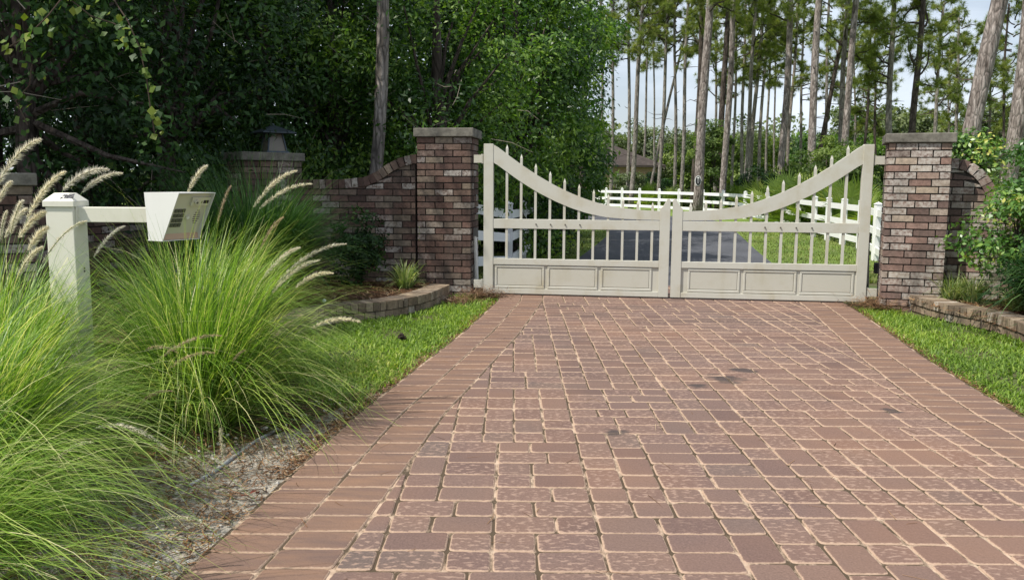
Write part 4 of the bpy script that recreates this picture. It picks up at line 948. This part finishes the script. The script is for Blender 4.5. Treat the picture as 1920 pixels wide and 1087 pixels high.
# ---------------------------------------------------------------- lawn, as real blades
def lawn(name, label, poly_fn, n, Lr, wd, m='lawn', dz=0.):
    P = poly_fn(n); n = len(P); a = rg.uniform(0, 6.283, n); ln = rg.uniform(Lr[0], Lr[1], n); til = rg.uniform(.3, 1.35, n)
    d = np.stack([np.cos(a) * np.sin(til), np.sin(a) * np.sin(til), np.cos(til)], 1); s = np.stack([-np.sin(a), np.cos(a), np.zeros(n)], 1) * (wd * rg.uniform(.6, 1.4, n))[:, None] / 2
    Q = P + d * (ln * .55)[:, None]; T_ = P + d * ln[:, None] + np.stack([np.cos(a), np.sin(a), -1.1 * np.ones(n)], 1) * (ln * .18)[:, None]
    V = np.stack([P - s, P + s, Q + s * .9, T_, Q - s * .9], 1).reshape(-1, 3); b = np.arange(n)[:, None] * 5
    Fc = np.concatenate([b + [[0, 1, 2, 4]], b + [[4, 2, 3, 3]]], 0)
    pat = .5 + .5 * np.sin(P[:, 0] * 2.3 + 1) * np.cos(P[:, 1] * 1.7); r_i = np.clip(rg.uniform(0, .65, n) + .3 * pat, 0, 1)
    me = npmesh(name, V, np.concatenate([b + [[0, 1, 2]], b + [[0, 2, 4]], b + [[4, 2, 3]]], 0), np.tile(r_i, 3)); o = link(name, me, M[m]); return tag(o, label, 'grass', kind='stuff')
lxs = np.array([p.x for p in lcs]); lys = np.array([p.y for p in lcs]); o_ = np.argsort(lys)
def lawn_left(n):
    y = rg.uniform(4.0, 9.35, n); x = rg.uniform(-2.6, .1, n); xr = np.array([xe(LE, q) for q in y]) - .02 + rg.normal(0, .02, n)
    # stay in front of the kerb: kerb y as function of x
    i_ = np.argsort(lxs); yk = np.interp(x, lxs[i_], lys[i_], left=6.6, right=9.4); k_ = (x < xr) & (rg.uniform(0, 1, n) < .42 + .6 * np.sin(x * 5.1 + y * 2.3) * np.sin(y * 4.3 - x * 3.) + .3) & (y < yk - .02) & ((y > 4.7 + (x + 1) * -.9 * 0 + .15 * np.sin(x * 9)) | (x > -1.1 - (y - 4.4) * .8)) & (y > 4.5 + np.clip(-(x + .85), -1, .3))
    return np.stack([x, y, np.full(n, -.03)], 1)[k_]
lawn('lawn_grass', 'coarse green lawn between the left kerb and the paved drive', lawn_left, 95000, (.035, .075), .008)
rxs = np.array([p.x for p in rcs]); rys = np.array([p.y for p in rcs])
def lawn_right(n):
    y = rg.uniform(1.5, 8.62, n); x = rg.uniform(2.6, 6.5, n); xl = np.array([xe(RE, q) for q in y]) + .03 + rg.normal(0, .02, n)
    i_ = np.argsort(rxs); yk = np.interp(x, rxs[i_], rys[i_], left=8.65, right=5.2); k_ = (x > xl) & (rg.uniform(0, 1, n) < .5 + .55 * np.sin(x * 4.7 + y * 2.1) * np.sin(y * 3.9 - x * 3.) + .3) & (y < yk) & (x < 2.9 + 3.2 * (y > 2)); return np.stack([x, y, np.full(n, -.03)], 1)[k_]
lawn('lawn_grass', 'bright green lawn strip between the drive and the right kerb', lawn_right, 130000, (.035, .075), .008)
rlx = np.array([p[0] for p in rl]); rly = np.array([p[1] for p in rl]); rrx = np.array([p[0] for p in rr]); rry = np.array([p[1] for p in rr])
def lawn_back(n):
    y = 11 + 22 * rg.uniform(0, 1, n) ** 1.4; x = rg.uniform(-4, 14, n); a_ = np.interp(y, rly[:60], rlx[:60]); b_ = np.interp(y, rry[:60], rrx[:60]); k_ = ((x < a_ - .02) | (x > b_ + .02)) & (x < 10.2) & (x > -.6 - 3 * (y > 14))
    z = np.array([gz(0, q) for q in y]); return np.stack([x, y, z], 1)[k_]
lawn('lawn_grass', 'grass on both sides of the asphalt drive beyond the gate', lawn_back, 110000, (.05, .11), .013, 'lawn_back')
# dead needles and litter
def litter(name, label, P, L, wd, rn=None, lift=.3):
    n = len(P); a = rg.uniform(0, 6.283, n); d = np.stack([np.cos(a), np.sin(a), rg.uniform(-.1, lift, n)], 1) * rg.uniform(L * .4, L, n)[:, None]; s = np.stack([-np.sin(a), np.cos(a), np.zeros(n)], 1) * wd
    mid = d * .5 + s * rg.uniform(-6, 6, n)[:, None] ; V = np.stack([P - s, P + s, P + mid + s, P + d, P + mid - s], 1).reshape(-1, 3); b = np.arange(n)[:, None] * 5
    r_i = rg.uniform(0, 1, n) if rn is None else rn
    o = link(name, npmesh(name, V, np.concatenate([b + [[0, 1, 2]], b + [[0, 2, 4]], b + [[4, 2, 3]]], 0), np.tile(r_i, 3)), M['debris']); return tag(o, label, 'debris', kind='stuff')
def around(c_, r_, n, z, h=0.): return np.stack([rg.normal(c_[0], r_[0], n), rg.normal(c_[1], r_[1], n), z + np.abs(rg.normal(0, h + 1e-5, n))], 1)
y = rg.uniform(2, 9.3, 170); P = np.stack([rg.uniform(-1, 3.2, 170), y, np.full(170, .003)], 1)
litter('pine_needle_litter', 'scattered brown pine needles on the paved drive', P, .16, .0012, lift=.02)
litter('pine_needle_litter', 'heap of brown needles at the foot of the left gate post', around((-.30, 9.15), (.12, .09), 900, -.02, .05), .2, .002)
litter('pine_needle_litter', 'reddish needles in front of the left pillar beside the kerb', around((-.62, 8.9), (.16, .14), 900, -.02, .02), .16, .002)
litter('pine_needle_litter', 'dry needles and twigs at the foot of the right pillar', around((3.68, 8.6), (.13, .12), 900, -.02, .05), .2, .002)
y = rg.uniform(3.5, 9.3, 3000); P = np.stack([np.array([xe(LE, q) for q in y]) - np.abs(rg.normal(0, .05, 3000)), y, np.full(3000, -.015)], 1)
litter('edge_litter', 'dark dead leaves along the left edge of the paving', P, .05, .003)
y = rg.uniform(3.5, 8.6, 3000); P = np.stack([np.array([xe(RE, q) for q in y]) + np.abs(rg.normal(0, .05, 3000)), y, np.full(3000, -.015)], 1)
litter('edge_litter', 'dark dead leaves along the right edge of the paving', P, .05, .003)
P = np.stack([rg.uniform(-3.0, -.9, 6000), rg.uniform(7.6, 9.6, 6000), np.full(6000, .105)], 1); i_ = np.argsort(lxs); P = P[P[:, 1] > np.interp(P[:, 0], lxs[i_], lys[i_]) + .25]
litter('bark_mulch', 'loose bark and dead leaves on the left planter bed', P, .09, .006)
P = np.stack([rg.uniform(3.95, 6.2, 5000), rg.uniform(6.2, 8.5, 5000), np.full(5000, .105)], 1); i_ = np.argsort(rxs); P = P[P[:, 1] > np.interp(P[:, 0], rxs[i_], rys[i_]) + .25]
litter('bark_mulch', 'loose bark and dead leaves on the right planter bed', P, .09, .006)
y = rg.uniform(1.8, 4.9, 2500); P = np.stack([np.array([xe(LE, q) for q in y]) - rg.uniform(0, .8, 2500), y, np.full(2500, -.012)], 1)
litter('edge_litter', 'grey stems and shell bits on the sandy verge', np.concatenate([P, P + .01]), .07, .0025)
# small stones on the sand
mb = MB()
for _ in range(420):
    y = random.uniform(1.8, 4.8); x = xe(LE, y) - random.uniform(.01, .7); s = random.uniform(.004, .013); mb.box((x, y, -.016 + s * .3), (s * 1.6, s, s * .7), random.random(), random.uniform(0, 3), random.uniform(-.3, .3), j=s * .3)
k = NM('pebble'); o = mb.build('gravel', k.col(k.ramp(k.attr(), [(0, (.16, .14, .12)), (1, (.6, .57, .52))]), .9, .1)); tag(o, 'small pale stones on the sandy verge beside the drive', 'gravel', kind='stuff')
# irrigation pipe under the grass
pipe = [gnd(355, 905), gnd(400, 880), gnd(440, 850), gnd(478, 823), gnd(520, 800)]
mb = MB(); mb.tube([(p.x, p.y, -.012) for p in pipe], .009, 8); k = NM('grey_pipe'); o = mb.build('irrigation_pipe', k.col((.30, .31, .31), .5, .3), smooth=True); tag(o, 'thin grey irrigation pipe on the sand under the grass', 'pipe')
# white ball and dark hole debris
q = gnd(608, 560, .14); mb = MB(); mb.tube([(0, 0, -.017), (0, 0, -.012), (0, 0, 0), (0, 0, .012), (0, 0, .017)], [.004, .013, .019, .013, .004], 12); o = mb.build('round_pebble', M['white'], smooth=True); o.location = (q.x, q.y, .122); tag(o, 'white round pebble lying on the mulch of the left bed', 'pebble')
q = gnd(752, 636); mb = MB()
for i in range(9): mb.box((random.uniform(-.02, .02), random.uniform(-.02, .02), .012 + i * .003), (.04, .02, .012), 0, random.uniform(0, 3), random.uniform(-.6, .6), j=.006)
k = NM('dark_clod'); o = mb.build('pine_cone', k.col((.03, .02, .015), .95)); o.location = (q.x, q.y, 0); tag(o, 'small dark pine cone lying in the left lawn', 'pine cone')
q = gnd(470, 936); V, Fc, r_i = leaves(np.array([[0, 0, .01], [.02, .01, .015], [-.01, .02, .01]]), np.tile([[0, 0, 1.]], (3, 1)), .06, .5, np.array([.1, .2, .15]), .3)
k = NM('red_leaf'); o = link('fallen_leaf', npmesh('fallen_leaf', V, Fc, r_i), k.col((.14, .03, .02), .7)); o.location = (q.x, q.y, .004); tag(o, 'dark red fallen leaf at the paving edge near the sand', 'leaf')

# ---------------------------------------------------------------- fountain grass and plumes
def clump(label, root, spec, m='fountain', grp='fountain grass clumps', name='fountain_grass', cat='ornamental grass'):
    t = thing(name, label, cat, root, 0, grp)
    V, Fc, r_i = join([blades(n, (0, 0, 0), *a_) for n, *a_ in spec]); o = link('blades', npmesh('blades', V, Fc, r_i), M[m], t); o['kind'] = 'stuff'
    return t
#            n, root radius, lengths, width, spread, droop, seg, bias, up
cA = clump('largest fountain grass clump at the lower left corner', (-2.08, 3.05, -.02), [(1105, .20, (.55, .95), .0058, .38, .7, 8, (0, 0), .35), (935, .20, (.6, 1.05), .0058, .85, 1.5, 8, (.22, -.06), .1), (1100, .22, (.4, .9), .004, 1.0, 1.2, 7, (.12, -.05), .1), (420, .2, (.9, 1.35), .0052, .7, 1.7, 10, (.3, -.05), .25, (.55, 1))])
cB = clump('fountain grass clump at the left edge behind the corner clump, left of the post', (-2.50, 3.98, -.02), [(1615, .22, (.7, 1.08), .0058, .42, .9, 8, (0, 0), .4)])
cC = clump('fountain grass clump right of the cream post, under the intercom box', (-1.62, 4.35, -.02), [(950, .20, (.6, 1.0), .0058, .42, .7, 8, (.03, 0), .35), (560, .22, (.6, 1.0), .0058, .8, 1.5, 8, (.06, 0), .15), (380, .15, (.9, 1.3), .0046, .42, .9, 9, (.06, 0), .5, (.3, 1)), (520, .22, (.45, .9), .004, 1.0, 1.3, 7, (.1, 0), .1), (420, .2, (.8, 1.3), .005, .8, 1.7, 10, (.15, -.05), .25, (.6, 1))])
cD = clump('fountain grass clump behind the intercom clump, toward the kerb', (-1.98, 5.35, -.02), [(1190, .24, (.7, 1.1), .0058, .45, .8, 8, (.05, 0), .3), (935, .24, (.7, 1.15), .0058, .8, 1.5, 8, (.1, 0), .2), (450, .2, (.9, 1.45), .005, .8, 1.6, 10, (.35, -.05), .25, (.6, 1))])
cF = clump('fountain grass clump hanging over the sand at the bottom left corner', (-1.75, 2.15, -.02), [(1700, .18, (.5, .9), .0042, .7, 1.4, 8, (.02, 0), .2), (350, .18, (.8, 1.2), .0048, .8, 1.7, 10, (.3, 0), .2, (.6, 1))])
cE = clump('tall dark green grass clump in the shade by the wing wall', (-2.38, 7.75, .10), [(5200, .30, (.85, 1.35), .008, .50, 1.25, 8, (0, 0), .45), (260, .28, (1.3, 1.65), .007, .35, .7, 9, (-.1, 0), .6, (.5, 1))], 'dark_blade', name='dark_grass')
clump('variegated grass tuft on the left bed by the pillar', tuple(gnd(760, 540, .10)), [(260, .07, (.20, .38), .010, .75, 1.3, 5, (0, 0), .2)], 'varieg', 'variegated grass tufts', 'variegated_grass', 'grass tuft')
for lab, u, v_ in (('variegated grass tuft nearest the right pillar on the right bed', 1782, 562), ('variegated grass tuft in the middle of the right bed', 1822, 566), ('variegated grass tuft at the right edge of the right bed', 1912, 582)):
    clump(lab, tuple(gnd(u, v_, .10)), [(260, .08, (.18, .36), .010, .7, 1.2, 5, (0, 0), .2)], 'varieg', 'variegated grass tufts', 'variegated_grass', 'grass tuft')
clump('long arching dark leaves of the plant at the right edge', (4.62, 7.2, .12), [(420, .08, (.6, .95), .014, .8, 1.6, 7, (-.1, 0), .2)], 'dark_blade', 'dark strap plants', 'strap_plant', 'plant')
def plume(parent, p0, p1, wpx, Y, brown=False, arch=0.12, n=620):
    a = at(*p0, Y); b = at(*p1, Y); o0 = parent.location; a = a - o0; b = b - o0; L = (b - a).length; yj = random.uniform(-.08, .08); b = b + Vector((0, yj, 0))
    sag = arch * L; S = [a + (b - a) * t_ + Vector((0, 0, 1)) * sag * 4 * t_ * (1 - t_) for t_ in [i / 12 for i in range(13)]]
    SA = np.array([[*q] for q in S]); k_ = rg.uniform(0, 11.99, n); i0 = k_.astype(int); fr = (k_ - i0)[:, None]; P = SA[i0] * (1 - fr) + SA[i0 + 1] * fr; D = SA[i0 + 1] - SA[i0]; D /= np.linalg.norm(D, axis=1)[:, None]
    rad = wpx * .35 * Y / F; prof = np.sin(np.pi * np.clip(k_ / 12, 0, 1) ** .75) ** .5 * .9 + .12; O = rg.normal(0, 1, (n, 3)); O -= (O * D).sum(1)[:, None] * D; O /= np.linalg.norm(O, axis=1)[:, None]
    d = O * .85 + D * rg.uniform(.5, 1.1, n)[:, None]; d /= np.linalg.norm(d, axis=1)[:, None]; ln = (rad * 1.45 * prof * rg.uniform(.55, 1.35, n))[:, None]; s = np.cross(d, rg.normal(0, 1, (n, 3))); s /= np.linalg.norm(s, axis=1)[:, None]; s *= rad * .055
    V = np.stack([P - s * 1.5, P + s * 1.5, P + d * ln], 1).reshape(-1, 3); o = link('plume', npmesh('plume', V, np.arange(n * 3).reshape(-1, 3), rg.uniform(0, 1, n)), M['plume_brown' if brown else 'plume'], parent)
    root = Vector((random.uniform(-.12, .12), random.uniform(-.1, .1), .0)); mid = root * .5 + a * .5 + Vector((0, 0, .14 * a.length)) - (b - a).normalized() * .0
    st = MB(); B = lambda t_: root * (1 - t_) ** 2 + mid * 2 * t_ * (1 - t_) + a * t_ ** 2
    st.tube([B(i / 8) for i in range(9)] + S[1:12], [.0019] * 19 + [.001], 4, cap=False); so_ = st.build('stem', M['varieg'], o)
for par, p0, p1, w_, Y, *o in [
 (cB, (-8, 352), (82, 262), 26, 3.7), (cB, (-5, 385), (26, 340), 18, 3.6), (cB, (0, 453), (29, 394), 14, 3.5), (cB, (9, 447), (53, 391), 22, 3.7), (cB, (50, 412), (124, 322), 24, 3.9),
 (cB, (118, 357), (214, 319), 24, 4.9), (cB, (153, 362), (226, 325), 18, 4.9), (cB, (35, 447), (85, 397), 24, 3.9), (cB, (53, 470), (88, 426), 24, 3.9), (cB, (32, 523), (88, 462), 20, 3.9), (cA, (79, 495), (174, 413), 15, 3.6), (cA, (20, 440), (60, 375), 20, 3.5),
 (cC, (176, 482), (230, 424), 13, 4.9), (cC, (352, 362), (394, 311), 17, 4.9), (cC, (475, 389), (560, 320), 16, 4.4), (cC, (486, 392), (580, 345), 14, 4.4), (cC, (408, 420), (433, 348), 11, 4.6, True), (cC, (487, 470), (530, 407), 13, 4.6, True),
 (cD, (492, 525), (560, 465), 17, 4.9), (cC, (520, 530), (648, 458), 15, 4.5), (cC, (510, 550), (597, 489), 15, 4.4), (cD, (553, 540), (628, 511), 15, 4.9), (cD, (585, 614), (675, 606), 16, 4.3), (cC, (435, 680), (462, 655), 9, 4.0, True),
 (cC, (300, 672), (408, 634), 14, 3.7, True), (cC, (315, 692), (396, 665), 13, 3.7, True), (cC, (272, 656), (345, 655), 11, 3.8, True), (cC, (250, 767), (332, 728), 12, 3.4, True), (cA, (178, 803), (312, 848), 17, 2.8), (cA, (100, 868), (180, 825), 13, 2.7),
 (cC, (412, 800), (417, 872), 12, 3.6), (cA, (275, 985), (380, 995), 13, 2.55)]:
    plume(par, p0, p1, w_, Y, bool(o), .12 if p1[1] < p0[1] + 5 else .16)

# shrubs on the right bed and by the left wing wall
leafy('shrub', 'glossy green shrub with pale yellow leaves climbing beside the right pillar', 'shrub', (4.72, 7.98, .1), (.50, .40, .66), .76, 'leaf_shrub', 42, 3900, .055, 'shrubs on the planter beds', .02, 71, asp=.55, clr=(.12, .26), hollow=.15)
leafy('shrub', 'leafy shrub crown at the right edge above the strap plant', 'shrub', (5.12, 7.9, .1), (.60, .45, .66), .95, 'leaf_shrub', 42, 4200, .055, 'shrubs on the planter beds', .02, 72, asp=.55, clr=(.12, .26), hollow=.15)
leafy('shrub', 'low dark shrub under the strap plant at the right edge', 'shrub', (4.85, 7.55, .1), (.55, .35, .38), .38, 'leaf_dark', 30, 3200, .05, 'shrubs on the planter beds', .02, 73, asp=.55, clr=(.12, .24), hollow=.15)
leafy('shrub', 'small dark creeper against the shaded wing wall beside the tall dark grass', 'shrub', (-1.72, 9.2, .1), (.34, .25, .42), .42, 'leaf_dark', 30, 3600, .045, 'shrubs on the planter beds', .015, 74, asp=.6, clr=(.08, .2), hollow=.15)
leafy('shrub', 'leafy branch tips showing above the right wing wall arch', 'shrub', (4.95, 9.2, 0), (.38, .35, .4), 1.5, 'leaf_shrub', 26, 2000, .055, 'shrubs on the planter beds', .02, 75, asp=.5, clr=(.12, .24), hollow=.1)
